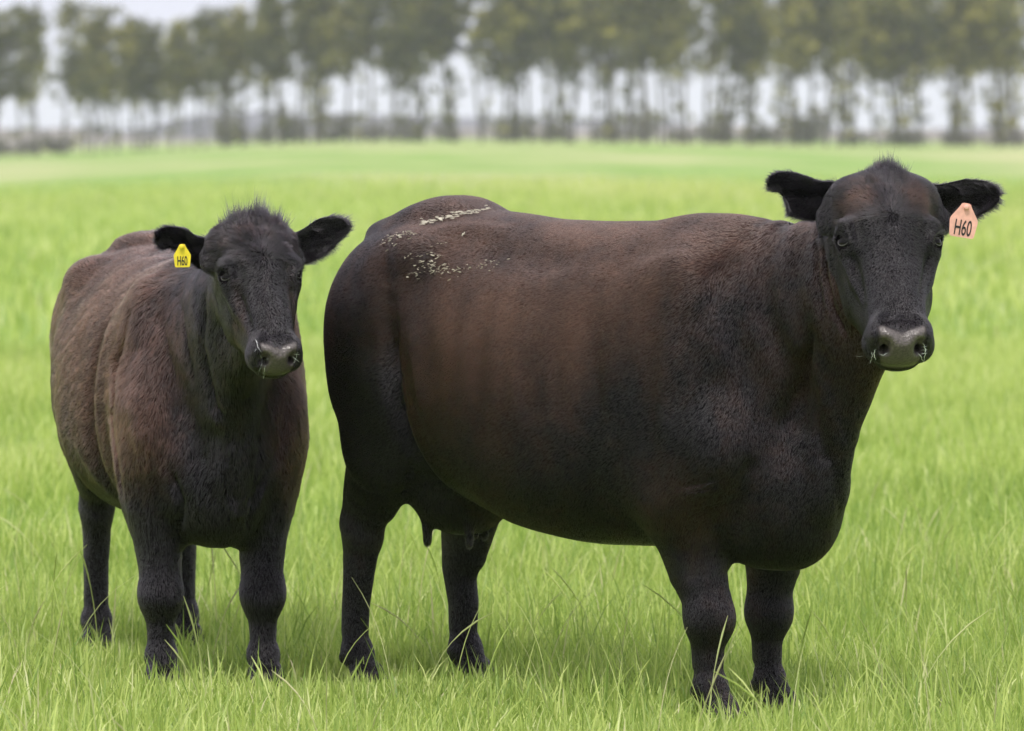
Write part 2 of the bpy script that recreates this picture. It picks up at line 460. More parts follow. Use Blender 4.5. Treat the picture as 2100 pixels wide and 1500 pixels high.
def make_tag(parent, name, loc_world, w, h, mat, text, tilt, yaw, to_obj, size):
    """plastic tag: shoulders taper to the neck that runs up to the stud"""
    prof = [(-.46, -.5), (.46, -.5), (.54, .10), (.20, .56), (.16, .66), (-.16, .66), (-.20, .56), (-.54, .10)]
    d = .0022; pv = []
    # rounded corners
    pts = []
    n = len(prof)
    for i in range(n):
        p0, p1, p2 = (Vector(prof[(i + k) % n]) for k in (-1, 0, 1))
        r = .09
        a = p1 + (p0 - p1).normalized() * r; b = p1 + (p2 - p1).normalized() * r
        for s in (0, .25, .5, .75, 1): pts.append((1 - s) ** 2 * a + 2 * s * (1 - s) * p1 + s * s * b)
    m = len(pts)
    for z in (-d, d):
        for p in pts:
            bend = 0
            pv.append((p.x * w, p.y * h, z + bend))
    fr = [(i, (i + 1) % m, m + (i + 1) % m, m + i) for i in range(m)]
    me = bpy.data.meshes.new(name); me.from_pydata(pv, [], fr + [tuple(range(m))[::-1], tuple(range(m, 2 * m))])
    o = link(name, me, parent, mat)
    Mw = Matrix.Translation(loc_world) @ Matrix.Rotation(yaw, 4, 'Z') @ Matrix.Rotation(R(90), 4, 'X') @ Matrix.Rotation(tilt, 4, 'Z')
    o.matrix_local = to_obj @ Mw
    # writing
    cu = bpy.data.curves.new("number", 'FONT'); cu.body = text; cu.size = size; cu.align_x = 'CENTER'; cu.align_y = 'CENTER'; cu.extrude = .0004; cu.offset = .0004
    tmp = bpy.data.objects.new("tmp", cu); COL.objects.link(tmp)
    bpy.context.view_layer.update()
    tm = bpy.data.meshes.new_from_object(tmp.evaluated_get(bpy.context.evaluated_depsgraph_get())); bpy.data.objects.remove(tmp)
    t = link("tag_number", tm, o, INK); t.location = (0, -.20 * h, d + .0007); t.scale = (.47, 1.0, 1)
    # stud that pins it
    sv, sf = [], []
    for i, (z, r) in enumerate([(-.004, .006), (.003, .007), (.005, .005), (.006, .0001)]):
        for j in range(14): sv.append((r * math.cos(j * math.tau / 14), r * math.sin(j * math.tau / 14), z))
    for i in range(3):
        for j in range(14): sf.append((i * 14 + j, i * 14 + (j + 1) % 14, (i + 1) * 14 + (j + 1) % 14, (i + 1) * 14 + j))
    sm = bpy.data.meshes.new("tag_stud"); sm.from_pydata(sv, [], sf); s = link("tag_stud", sm, o, mat); s.location = (0, .52 * h, .006)
    return o

def fur(name, parent, V, Q, N, dens, ln, flow, lift, tintv, seed, rad, skipv=None, clump=.0, segs=4, mess=1.0, faced=(0, 0, -1)):
    """short coat hair as curves rooted on the skin. per-vertex: ln length, flow direction, lift"""
    r = np.random.default_rng(seed)
    T = np.concatenate([Q[:, [0, 1, 2]], Q[:, [0, 2, 3]]])
    A = np.linalg.norm(np.cross(V[T[:, 1]] - V[T[:, 0]], V[T[:, 2]] - V[T[:, 0]]), axis=1) / 2
    dv = np.ones(len(V)) if skipv is None else (1 - skipv)
    wgt = A * dv[T].mean(1) * (dens if np.isscalar(dens) else dens[T].mean(1))
    cnt = r.poisson(wgt)
    ti = np.repeat(np.arange(len(T)), cnt); n = len(ti)
    u = r.random((n, 2)); fl = u.sum(1) > 1; u[fl] = 1 - u[fl]
    bc = np.stack([1 - u.sum(1), u[:, 0], u[:, 1]], 1)
    def itp(a):
        g = a[T[ti]]
        return (g * bc[..., None]).sum(1) if g.ndim == 3 else (g * bc).sum(1)
    P = itp(V); Nn = itp(N); Nn /= np.linalg.norm(Nn, axis=1, keepdims=True) + 1e-9
    D = itp(flow); LN = itp(ln) * r.uniform(.6, 1.25, n); LF = itp(lift); TT = itp(tintv)
    D = D - (D * Nn).sum(1, keepdims=True) * Nn
    # swirls and locks: hairs near each other lean the same way
    sw = np.stack([snoise(P, 30, seed + 5 + i, 2) for i in range(3)], 1) + .35 * mess * np.stack([snoise(P, 120, seed + 15 + i, 2) for i in range(3)], 1)
    D = D / (np.linalg.norm(D, axis=1, keepdims=True) + 1e-6) + sw * .24 * mess + r.normal(size=(n, 3)) * (.06 + .06 * mess)
    D = D - (D * Nn).sum(1, keepdims=True) * Nn
    D /= np.linalg.norm(D, axis=1, keepdims=True) + 1e-6
    # locks: long streaks that follow the lie of the coat
    X0 = np.cross(D, Nn); rr_ = np.random.default_rng(seed + 50)
    cr_ = (P * X0).sum(1); al = (P * D).sum(1)
    st1 = snoise(P * 1.0 + X0 * 0, 150, seed + 51, 2)
    st2 = np.zeros(n); wsum = np.zeros(n)
    for di, dd in enumerate(([-.85, 0, -.5], [-.1, 0, -1.0], faced, [0.3, .9, 0], [.9, -.5, .2])):
        dd = np.array(dd, float); dd /= np.linalg.norm(dd); w_ = np.abs(D @ dd) ** 8 + 1e-4
        st2 += w_ * snoise(P - (P @ dd)[:, None] * dd * .85, 330, seed + 52 + di, 2); wsum += w_
    st2 /= wsum
    SH = np.clip(.45 + .11 * r.normal(size=n) + (.03 + .19 * mess) * st1 + (.04 + .30 * mess) * st2 + .12 * snoise(P, 25, seed + 53, 2), 0, 1)
    D = D + X0 * (.22 * mess * st2)[:, None]; D /= np.linalg.norm(D, axis=1, keepdims=True) + 1e-6
    LF = LF * np.clip(1 + .6 * mess * st2, .45, 2) * np.clip(1 + .4 * mess * snoise(P, 60, seed + 33, 2), .6, 1.5) * r.uniform(.6, 1.4, n) + .035
    pts = np.zeros((n, segs, 3), np.float32)
    for i in range(segs):
        s = i / (segs - 1)
        up = LF * (s - .45 * s * s * (LF < .9)) 
        pts[:, i] = P + LN[:, None] * (D * (s ** 1.15)[..., None] if False else D * s + Nn * (up[:, None])) + Nn * (.0004 if i else -.001)
    cu = bpy.data.hair_curves.new(name)
    cu.add_curves([segs] * n)
    at = cu.attributes.get('position') or cu.attributes.new('position', 'FLOAT_VECTOR', 'POINT')
    at.data.foreach_set('vector', pts.ravel())
    ra = cu.attributes.get('radius') or cu.attributes.new('radius', 'FLOAT', 'POINT')
    prof = np.interp(np.linspace(0, 1, segs), [0, .5, 1], [1, .85, .15])
    ra.data.foreach_set('value', (np.outer(r.uniform(.7, 1.2, n) * rad, prof)).astype(np.float32).ravel())
    fa = cu.attributes.new('tint', 'FLOAT', 'CURVE'); fa.data.foreach_set('value', np.clip(TT + r.normal(size=n) * .07, 0, 1).astype(np.float32))
    fa = cu.attributes.new('shade', 'FLOAT', 'CURVE'); fa.data.foreach_set('value', SH.astype(np.float32))
    cu.materials.append(HAIR)
    o = bpy.data.objects.new(name, cu); COL.objects.link(o); o.parent = parent
    return o

def fore_leg(S, x, y, sg, s=1.0, upx=-.05, yt=None, zk=.27):
    yt = y * 1.25 if yt is None else yt
    S.tube([(x + upx, yt, .80), (x + upx, yt, .66), (x + upx * .85, y * 1.1, .54), (x + upx * .5, y * 1.02, .42), (x + upx * .15, y, zk + .06), (x, y, zk)],
           np.array([.11, .098, .084, .070, .060, .055]) * s, np.array([.16, .135, .108, .086, .068, .062]) * s, k=.05)
    S.ell((x + .006, y, zk), np.array((.060, .055, .060)) * s, .04)
    S.tube([(x, y, zk), (x - .002, y, zk - .075), (x, y, .14), (x + .006, y, .10)], np.array([.052, .041, .037, .043]) * s, np.array([.054, .043, .038, .045]) * s, k=.03)
    S.tube([(x - .030, y, zk - .03), (x - .036, y, .16)], np.array([.020, .016]) * s, k=.02)        # tendons down the back of the shank
    S.tube([(x + .006, y, .10), (x + .030, y, .06), (x + .044, y, .04)], np.array([.043, .040, .046]) * s, k=.02)
    for q in (-1, 1):       # dewclaws, cloven hoof
        S.ell((x - .034, y + q * .016, .085), np.array((.016, .013, .017)) * s, .012)
        S.tube([(x + .040, y + q * .024, .045), (x + .052, y + q * .026, .015)], np.array([.026, .030]) * s, np.array([.040, .055]) * s, k=.008)

def hind_leg(S, x, y, sg, s=1.0, fwd=.04, yt=None):
    yt = y * 1.25 if yt is None else yt
    hx = x + fwd
    S.tube([(hx + .22 * s, yt, .86 * s), (hx + .13 * s, yt, .70 * s), (hx + .045 * s, y * 1.05, .56 * s), (hx - .005, y, .48 * s)],
           np.array([.11, .090, .062, .046]) * s, np.array([.17, .135, .092, .064]) * s, k=.06)
    S.tube([(hx - .015 * s, y * 1.05, .66 * s), (hx - .052 * s, y, .57 * s), (hx - .055 * s, y, .48 * s)], np.array([.03, .024, .026]) * s, np.array([.04, .030, .030]) * s, k=.03)   # tendon to the point of the hock
    S.ell((hx - .005, y, .445 * s), np.array((.062, .046, .066)) * s, .03)
    S.ell((hx - .058, y, .475 * s), np.array((.028, .026, .045)) * s, .02)
    S.tube([(hx - .01, y, .43), (hx - .022, y, .34), (x, y, .24), (x - .004, y, .15), (x + .004, y, .105)],
           np.array([.042, .038, .035, .035, .043]) * s, np.array([.062, .050, .042, .039, .046]) * s, k=.02)
    S.tube([(hx - .050, y, .42), (hx - .048, y, .30), (x - .034, y, .17)], np.array([.018, .014, .012]) * s, k=.025)
    S.tube([(x + .004, y, .105), (x + .030, y, .06), (x + .044, y, .04)], np.array([.041, .039, .045]) * s, k=.02)
    for q in (-1, 1):
        S.ell((x - .034, y + q * .016, .088), np.array((.016, .013, .017)) * s, .012)
        S.tube([(x + .040, y + q * .024, .045), (x + .050, y + q * .026, .015)], np.array([.025, .029]) * s, np.array([.038, .052]) * s, k=.008)

def cow_common(name, C, a, spec):
    """C ground point under the middle of the body, a heading below +X (towards the camera)"""
    fwd = np.array([math.cos(a), -math.sin(a), 0]); left = np.array([math.sin(a), math.cos(a), 0])
    Rm = np.stack([fwd, left, [0, 0, 1]], 1)                   # local -> world
    C3 = np.array([C[0], C[1], 0.])
    root = bpy.data.objects.new(name, None)
    to_loc_v = lambda v: Vector(Rm.T @ np.array(v))
    loc = lambda px, py, D: Rm.T @ (np.array(pix(px, py, D)) - C3)
    return Rm, C3, to_loc_v, loc

def finish_cow(S, name, Rm, C3, fr, er, spec, seed, ears=()):
    V, Q = S.mesh()
    V = relax(V, Q, 2, .45)
    N = vnormals(V, Q)
    # muscle and skin relief
    V = V + N * (spec['relief'](V, N))[:, None]
    if spec.get('creases'):
        bv = BVHTree.FromPolygons([tuple(v) for v in V.tolist()], Q.tolist()); cam_l = Rm.T @ (np.array([0, 0, CAM_H]) - C3)
        for pts, wid, dep in spec['creases']:
            dep = dep * (1.15 if wid >= .02 else 1.0)
            pts = np.array(pts, float); k = max(2, int(np.linalg.norm(np.diff(pts, axis=0), axis=1).sum() / 7)); t = np.linspace(0, len(pts) - 1, k); L3 = []
            for px, py in zip(np.interp(t, range(len(pts)), pts[:, 0]), np.interp(t, range(len(pts)), pts[:, 1])):
                d = Rm.T @ (np.array(pix(px, py, 15.5)) - C3) - cam_l; hit = bv.ray_cast(Vector(cam_l), Vector(d).normalized())
                if hit[0] is not None: L3.append(hit[0][:])
            if not L3: continue
            L3 = np.array(L3); lo_, hi_ = L3.min(0) - 3 * wid, L3.max(0) + 3 * wid
            sel = np.where(((V > lo_) & (V < hi_)).all(1))[0]; best = np.full(len(sel), 9.0); at = np.zeros(len(sel))
            for i, q in enumerate(L3):
                dd = ((V[sel] - q) ** 2).sum(1); m = dd < best; best[m] = dd[m]; at[m] = i / max(1, len(L3) - 1)
            fade = np.clip(np.minimum(at, 1 - at) / .22, .25, 1) if len(L3) > 3 else 1.0
            V[sel] -= N[sel] * (dep * fade * np.exp(-best / wid ** 2))[:, None]
    V = relax(V, Q, 1, .4)
    N = vnormals(V, Q)
    o, M, s = fr
    nb = len(V)
    for (ev_, eq_) in ears:
        W = ev_ @ er[1].T + er[0]
        # keep the face winding outward
        Q = np.concatenate([Q, eq_[:, ::-1] + len(V)]); V = np.concatenate([V, W])
    N = vnormals(V, Q)
    H = ((V - o) @ M) / s            # head coordinates
    Eo = ((V - er[0]) @ er[1])
    x, y, z = V.T
    inhead = (H[:, 1] > -.06) & (H[:, 1] < .66) & (np.abs(H[:, 0]) < .2) & (H[:, 2] > -.30)
    headw = inhead * np.clip((H[:, 2] + .22) / .06, 0, 1) * (x > spec['head_x'])
    ear = np.arange(len(V)) >= nb
    earroot = spec['earmask'](Eo) & (x > spec['head_x'])
    ear = ear | earroot
    # nose pad and hoof: bare skin
    ax_ = np.abs(H[:, 0]); g_ = .819 * H[:, 1] - .574 * H[:, 2]; q_ = .574 * H[:, 1] + .819 * H[:, 2]
    padw = np.clip((.064 - .25 * np.clip(g_ - .46, 0, .1) - ax_) / .009, 0, 1) * np.clip((g_ - (.400 + .018 * np.clip(1 - ax_ / .05, 0, 1))) / .006, 0, 1) * np.clip((.520 - g_) / .006, 0, 1) * np.clip((q_ - .20) / .01, 0, 1) * (x > spec['head_x']) * inhead
    bare = np.clip(padw + .22 * (z < .055), 0, 1)
    tint = spec['tint'](V, N, H, headw, ear)
    rootm = bpy.data.objects.new(name, None)
    body_me = mesh_np(name, V, Q)
    fattr(body_me, "tint", tint); fattr(body_me, "bare", bare)
    body_me.materials.append(SKIN)
    body = bpy.data.objects.new(name, body_me); COL.objects.link(body)
    a = math.atan2(Rm[1, 0], Rm[0, 0])
    body.rotation_euler = (0, 0, a); body.location = C3
    bpy.data.objects.remove(rootm)
    Mo = Matrix.Translation(C3) @ Matrix.Rotation(a, 4, 'Z'); inv = Mo.inverted()
    # ---- hair flow
    n = len(V)
    flow = np.tile(np.array([-1.0, 0, -.55]), (n, 1))
    low = np.clip((.70 - z) / .2, 0, 1)[:, None]
    flow = flow * (1 - low) + np.array([-.15, 0, -1.0]) * low
    nk = np.clip((x - spec['neck_x']) / .15, 0, 1)[:, None] * (1 - low)
    flow = flow * (1 - nk) + np.array([-.45, 0, -1.0]) * nk
    fl = np.zeros((n, 3))
    wy = spec.get('whorl', .19)
    dirH = np.stack([H[:, 0] * 1.6, (H[:, 1] - wy), np.zeros(n)], 1)
    dirH[:, 2] += -.25 * np.sign(H[:, 1])
    dirL = dirH @ M.T
    flow = np.where(headw[:, None] > .3, dirL / (np.linalg.norm(dirL, axis=1, keepdims=True) + .02), flow)
    sgn = np.sign(Eo[:, 0])
    de = np.stack([sgn * 1.0, np.where(Eo[:, 1] > spec['ear_mid'], .9, -.25), np.zeros(n)], 1) @ er[1].T
    flow = np.where(ear[:, None], de, flow)
    ln = spec['length'](V, N, H, headw, ear)
    lift = spec['lift'](V, N, H, headw, ear)
    wd_ = np.hypot(H[:, 0], H[:, 1] - wy); nr = np.where((headw > .3) & (H[:, 2] > -.12), np.clip(wd_ / .022, .35, 1), 1.0); ln = ln * nr; lift = lift * nr
    if 'nofur' not in DEV:
        dens = spec['dens'] * (.35 if 'thin' in DEV else 1)
        dens = dens * np.where(headw > .3, 2.6, np.where(z < .45, 1.5, 1.0)); dens = np.where(ear, spec['dens'] * 1.6, dens)
        bald = bare.copy()
        for sg in (-1, 1):
            ec, ne_, _, _ = eye_axes(sg); bald = np.maximum(bald, np.clip((.028 - np.linalg.norm(H - (ec + ne_ * .016), axis=1)) / .006, 0, 1))
        c = fur("coat", body, V, Q, N, dens, ln, flow, lift, tint, seed, spec['rad'], np.clip(bald, 0, 1), mess=spec['mess'], faced=tuple(M[:, 1]))
        c["kind"] = "stuff"
        if spec.get('tuft') is not None:
            tw, tl, tdens = spec['tuft'](V, N, H, headw, ear)
            tf = np.zeros((n, 3)); tf[:, 2] = 1.0
            tf = tf * spec['tuft_up'] + .8 * dirL / (np.linalg.norm(dirL, axis=1, keepdims=True) + .02)
            c2 = fur("forelock", body, V, Q, N, tdens, tl, tf, np.full(n, 1.0), tint * .4, seed + 90, spec['rad'] * 1.05, 1 - tw, segs=5)
            c2["kind"] = "stuff"
        # ear fringe
        c3 = fur("ear_fringe", body, V, Q, N, 260000, np.full(n, .020), flow, np.full(n, .45), tint * 0, seed + 70, spec['rad'] * .9, 1 - (np.arange(len(V)) >= nb).astype(float), segs=4)
        c3["kind"] = "stuff"
    # ---- eyes
    ev, eq = eye_mesh()
    for sg in (-1, 1):
        cen, ne, e1, e2 = eye_axes(sg); W = (cen * s) @ M.T + o
        me = mesh_np("eye", ev * .0242 * s + W, eq); eo = link("eye", me, body, EYE)
        rim = []
        for i in range(15):
            q = math.pi * (.02 + .96 * i / 14)
            d = ne * .74 + .64 * (e1 * math.sin(q) * .80 + e2 * math.cos(q) * 1.15)
            rim.append(cen + d / np.linalg.norm(d) * .0247)
        rv, rq = tube_mesh(rim, [.0005 + .0006 * math.sin(math.pi * i / 14) for i in range(15)], 6)
        me = mesh_np("eye_rim", (rv * s) @ M.T + o, rq); link("eye_rim", me, eo, LINER)
        if 'nofur' not in DEV:      # lashes
            lv = []
            r = np.random.default_rng(seed + sg)
            k = 46; pts = np.zeros((k, 4, 3), np.float32)
            for i in range(k):
                aa = math.pi * r.uniform(.1, .9)
                p0 = cen + ne * .016 - e1 * .020 * math.sin(aa) + e2 * .026 * math.cos(aa)
                d = np.array([sg * 1.0, .25 + .2 * r.normal(), .35 + .2 * r.normal()]); d /= np.linalg.norm(d)
                for j in range(4):
                    q = j / 3
                    pts[i, j] = (p0 + d * .028 * q + np.array([0, -.010 * q * q, 0])) * s @ M.T + o
            cu = bpy.data.hair_curves.new("eyelashes"); cu.add_curves([4] * k)
            (cu.attributes.get('position') or cu.attributes.new('position', 'FLOAT_VECTOR', 'POINT')).data.foreach_set('vector', pts.ravel())
            (cu.attributes.get('radius') or cu.attributes.new('radius', 'FLOAT', 'POINT')).data.foreach_set('value', np.tile([.0007, .0006, .0004, .0001], k).astype(np.float32))
            cu.materials.append(HAIR); lo = bpy.data.objects.new("eyelashes", cu); COL.objects.link(lo); lo.parent = eo
    bvh = BVHTree.FromPolygons([tuple(v) for v in V.tolist()], Q.tolist())
    return body, inv, bvh, (V, Q, N, H)

def tube_mesh(P, rad, n=6):
    P = np.array(P, float); m = len(P)
    T = np.gradient(P, axis=0); T /= np.linalg.norm(T, axis=1, keepdims=True) + 1e-9
    ref = np.array([0., 0, 1.]) if abs(T[:, 2]).mean() < .8 else np.array([1., 0, 0])
    U = np.cross(T, ref); U /= np.linalg.norm(U, axis=1, keepdims=True) + 1e-9; W = np.cross(T, U)
    a = np.arange(n) * math.tau / n
    V = P[:, None] + np.array(rad)[:, None, None] * (np.cos(a)[None, :, None] * U[:, None] + np.sin(a)[None, :, None] * W[:, None])
    i, j = np.meshgrid(np.arange(m - 1), np.arange(n), indexing='ij')
    Q = np.stack([i * n + j, i * n + (j + 1) % n, (i + 1) * n + (j + 1) % n, (i + 1) * n + j], -1).reshape(-1, 4)
    return V.reshape(-1, 3), Q

def slobber(body, inv, bvh, lines, seed):
    """fine wet strands and foam that cling to the nostrils and lips"""
    r = np.random.default_rng(seed); o = inv @ Vector((0, 0, CAM_H))
    for pts, rad in lines:
        P = []
        pts = np.array(pts, float); t = np.linspace(0, len(pts) - 1, 3 * len(pts)); last = None
        for px, py in zip(np.interp(t, range(len(pts)), pts[:, 0]), np.interp(t, range(len(pts)), pts[:, 1])):
            px += r.normal() * .6
            d = ((inv @ pix(px, py, 15.0)) - o).normalized(); hit = bvh.ray_cast(o, d)
            if hit[0] is not None and (last is None or abs(hit[3] - last) < .04): last = hit[3]; P.append(np.array(hit[0] + hit[1] * .0015))
            elif last is not None: P.append(np.array(o + d * last))
        if len(P) < 3: continue
        k = len(P); v, q = tube_mesh(P, [.5 * rad * (.35 + .65 * math.sin(math.pi * (i + .4) / k)) * r.uniform(.6, 1.3) for i in range(k)], 6)
        link("slobber", mesh_np("slobber", v, q), body, SLIME)

# ================================================================== the big cow
def adult():
    a = R(45); C = (.198, 15.83)
    Rm, C3, to_loc, loc = cow_common("cow", C, a, None)
    S = SDF((-1.12, -.56, -.01), (1.52, .50, 1.62), .0042 if 'lo' not in DEV else .011)
    e, t = S.ell, S.tube
    S.torso([(-.87, 1.14, .98, .06, 0), (-.84, 1.24, .84, .13, 0), (-.76, 1.32, .74, .205, .0), (-.62, 1.350, .68, .275, .0), (-.50, 1.385, .62, .30, .03), (-.34, 1.375, .555, .335, .08),
             (-.1, 1.352, .480, .385, .10), (.12, 1.345, .455, .40, .10), (.3, 1.350, .460, .375, .08), (.45, 1.358, .475, .335, .05), (.58, 1.355, .47, .29, 0), (.68, 1.33, .47, .24, 0),
             (.78, 1.24, .50, .18, 0), (.86, 1.06, .56, .11, 0), (.90, .9, .7, .05, 0)], n=2.25)
    # hips, rump, thighs
    e((-.53, 0, 1.345), (.13, .12, .055), .08)                     # sacrum hump
    e((-.67, 0, 1.305), (.14, .12, .045), .06)
    for sg in (-1, 1):
        e((-.45, sg * .225, 1.24), (.10, .065, .06), .08)           # hook bones
        e((-.775, sg * .115, 1.08), (.085, .07, .08), .08)            # pin bones
        e((-.58, sg * .17, 1.08), (.225, .135, .21), .08)
        e((-.645, sg * .155, .93), (.188, .135, .25), .07)           # thigh
        e((-.54, sg * .19, .84), (.12, .10, .18), .07, rot=('Y', 20))            # stifle
        e((.55, sg * .225, .98), (.15, .075, .27), .12, rot=('Y', 14))        # shoulder blade
        e((.66, sg * .20, .76), (.15, .10, .14), .06)                           # point of shoulder
        e((.54, sg * .205, .68), (.13, .095, .17), .05)                           # upper arm
    e((.72, .01, .64), (.175, .185, .22), .08)                       # brisket
    e((.78, .02, .58), (.12, .11, .14), .06)
    hind_leg(S, -.774, -.138, -1, 1.0, .035, yt=-.19)
    hind_leg(S, -.640, .165, 1, 1.06, .0, yt=.18)
    fore_leg(S, .608, -.137, -1, 1.02, -.080, yt=-.185, zk=.285)
    fore_leg(S, .590, .120, 1, .95, .03, yt=.155, zk=.285)
    t([(-.48, .17, .74), (-.585, .165, .52), (-.615, .165, .38)], [.075, .055, .040], [.12, .085, .052], k=.04)
    # udder
    e((-.47, -.01, .58), (.17, .13, .13), .06)
    for (ux, uy, uz) in ((-.545, -.075, .475), (-.39, -.06, .475), (-.50, .07, .49), (-.44, .05, .49)):
        t([(ux, uy, uz + .05), (ux, uy, uz - .015), (ux, uy, uz - .045)], [.022, .015, .012], k=.015)
    # head and neck
    poll = loc(1817, 340, 14.95)
    Mh, Me = head_frame(to_loc, poll, 5, 35, 0)
    fr = (poll, Mh, 1.02); er = (poll, Me, 1.0)
    occ = poll + Mh @ np.array([0, .10, -.17])
    t([(.50, 0, 1.06), (.74, 0, 1.09), (.95, -.02, 1.17), tuple(occ)], [.20, .155, .118, .105], [.29, .26, .20, .13], side=(0, 1, 0), k=.07)
    t([(.66, 0, .95), (.86, 0, 1.00), (1.0, -.02, 1.12)], [.12, .10, .08], [.24, .20, .14], side=(0, 1, 0), k=.07)
    t([tuple(poll + Mh @ np.array([0, .30, -.25])), (.98, -.01, .93), (.90, .0, .78), (.86, .01, .66)], [.055, .055, .06, .08], [.07, .09, .10, .10], side=(0, 1, 0), k=.06)   # throat and dewlap
    build_head(S, fr, er, True)
    def E(px, py, z=0.0): return ((px - 1817) / 778, (py - 345) / 778, z)
    fe = (poll, Me, 1.0)
    S.blur(1)
    E2 = lambda L_: [((px - 1817) / 778, (py - 340) / 778) for px, py in L_]
    ears = [ear_shell(E2([(1905, 378), (1938, 381), (1965, 375), (1992, 368), (2030, 372), (2052, 381), (2062, 396)]), E2([(1905, 440), (1930, 452), (1960, 470), (1995, 462), (2020, 442), (2045, 428), (2060, 412)]), [-.115, -.10, -.08, -.07], .028, 1),
            ear_shell(E2([(1728, 375), (1690, 372), (1660, 361), (1632, 353), (1604, 354), (1586, 364), (1582, 380)]), E2([(1728, 446), (1695, 452), (1662, 450), (1628, 440), (1620, 416), (1608, 395), (1592, 393)]), [-.115, -.10, -.08, -.065], .028, 1)]
    # tail, hanging down the back of the near thigh
    t([(-.76, 0, 1.24), (-.85, .03, 1.17), (-.86, .04, 1.0), (-.85, .02, .80), (-.85, -.02, .64)], [.035, .030, .024, .018, .014], k=.02)
    t([(-.85, -.02, .64), (-.85, -.05, .54), (-.85, -.06, .46)], [.02, .034, .016], k=.02)
    def relief(V, N):
        x, y, z = V.T; d = np.zeros(len(V))
        d += .0035 * snoise(V, 9, 3, 3) * np.clip((z - .35) / .2, 0, 1) * (x < 1.0)
        # vertical neck folds beside the cheek
        nk = np.clip((x - .66) / .1, 0, 1) * np.clip((1.06 - x) / .06, 0, 1) * np.clip((z - .75) / .2, 0, 1)
        d += .004 * nk * np.sin((x + .25 * z + .012 * np.sin(z * 18)) * 60)
        # crease behind the shoulder and elbow, flank fold
        d -= .013 * np.exp(-((x - (.36 + .05 * (z - .9) + .02 * np.sin(z * 9))) / .045) ** 2) * np.clip((1.15 - z) / .35, 0, 1) * np.clip((z - .52) / .1, 0, 1)
        d -= .034 * np.exp(-((x + .440 - .10 * np.clip(.95 - z, -.2, .5)) / .030) ** 2) * np.clip((1.18 - z) / .25, 0, 1) * np.clip((z - .60) / .1, 0, 1)
        d -= .007 * np.exp(-((x - .74 + .28 * (z - .9)) / .035) ** 2) * np.clip((1.15 - z) / .2, 0, 1) * np.clip((z - .68) / .1, 0, 1)
        u = x - np.abs(y); q = np.clip((1.06 - z) / .26, 0, 1.4)
        d -= .034 * np.exp(-((u - (.835 - .06 * q)) / (.012 + .042 * q)) ** 2) * np.clip((1.08 - z) / .08, 0, 1) * np.clip((z - .68) / .20, 0, 1) * (x < 1.05)
        d += .004 * np.exp(-((x - .02) / .28) ** 2) * np.sin(x * 58 + z * 6) * np.clip((z - .7) / .1, 0, 1) * np.clip((1.15 - z) / .1, 0, 1) * .5   # faint ribs
        return d
    def tint(V, N, H, hw, ear):
        x, y, z = V.T
        n1 = snoise(V, 5, 21, 3); n2 = snoise(V * np.array([1, 1, .5]), 16, 22, 3)
        t_ = .46 + .22 * n1 + .22 * n2
        t_ = t_ * (.32 + .68 * np.clip((z + .07 * n1 - .62) / .34, 0, 1))  # black belly and legs, with underside shade also put into the tint
        t_ = t_ * (1 - .92 * np.clip((1.06 + .04 * n1 - z) / .16, 0, 1) * np.clip((-.40 - x + .10 * np.clip(.95 - z, -.2, .5)) / .04, 0, 1))                # lower thigh: black hair, with its shade painted in as well
        t_ = t_ * (1 - .40 * np.clip((x - .68) / .15, 0, 1))
        t_ += .28 * np.exp(-((x - .60) / .16) ** 2 - ((z - .62) / .12) ** 2)
        t_ += .16 * (z < .6) * np.clip(.6 + n2, 0, 1) * (z > .12) * np.clip(1 - np.abs(z - .42) / .2, 0, 1)
        hd = .05 + .40 * np.exp(-((np.abs(H[:, 0]) - .07) / .05) ** 2 - ((H[:, 1] - .09) / .055) ** 2)
        t_ = np.where(hw > .3, hd, t_); t_[ear] = .0
        return np.clip(t_, 0, 1)
    def length(V, N, H, hw, ear):
        x, y, z = V.T
        l = np.full(len(V), .0115); l = np.where(z < .4, .008, l)
        l = np.where(hw > .3, np.where(H[:, 1] < .16, .015, .0065), l); l[ear] = .010
        return l
    def lift(V, N, H, hw, ear):
        l = np.full(len(V), .085); l = np.where(hw > .3, .12 + .25 * np.clip((.16 - H[:, 1]) / .05, 0, 1), l); l[ear] = .35
        return l
    def tuft(V, N, H, hw, ear):
        w = ((np.abs(H[:, 0]) < .055) & (H[:, 1] < .06) & (hw > .2)).astype(float)
        return w, np.full(len(V), .015) * (1 + .3 * snoise(V, 60, 9, 1)), 150000
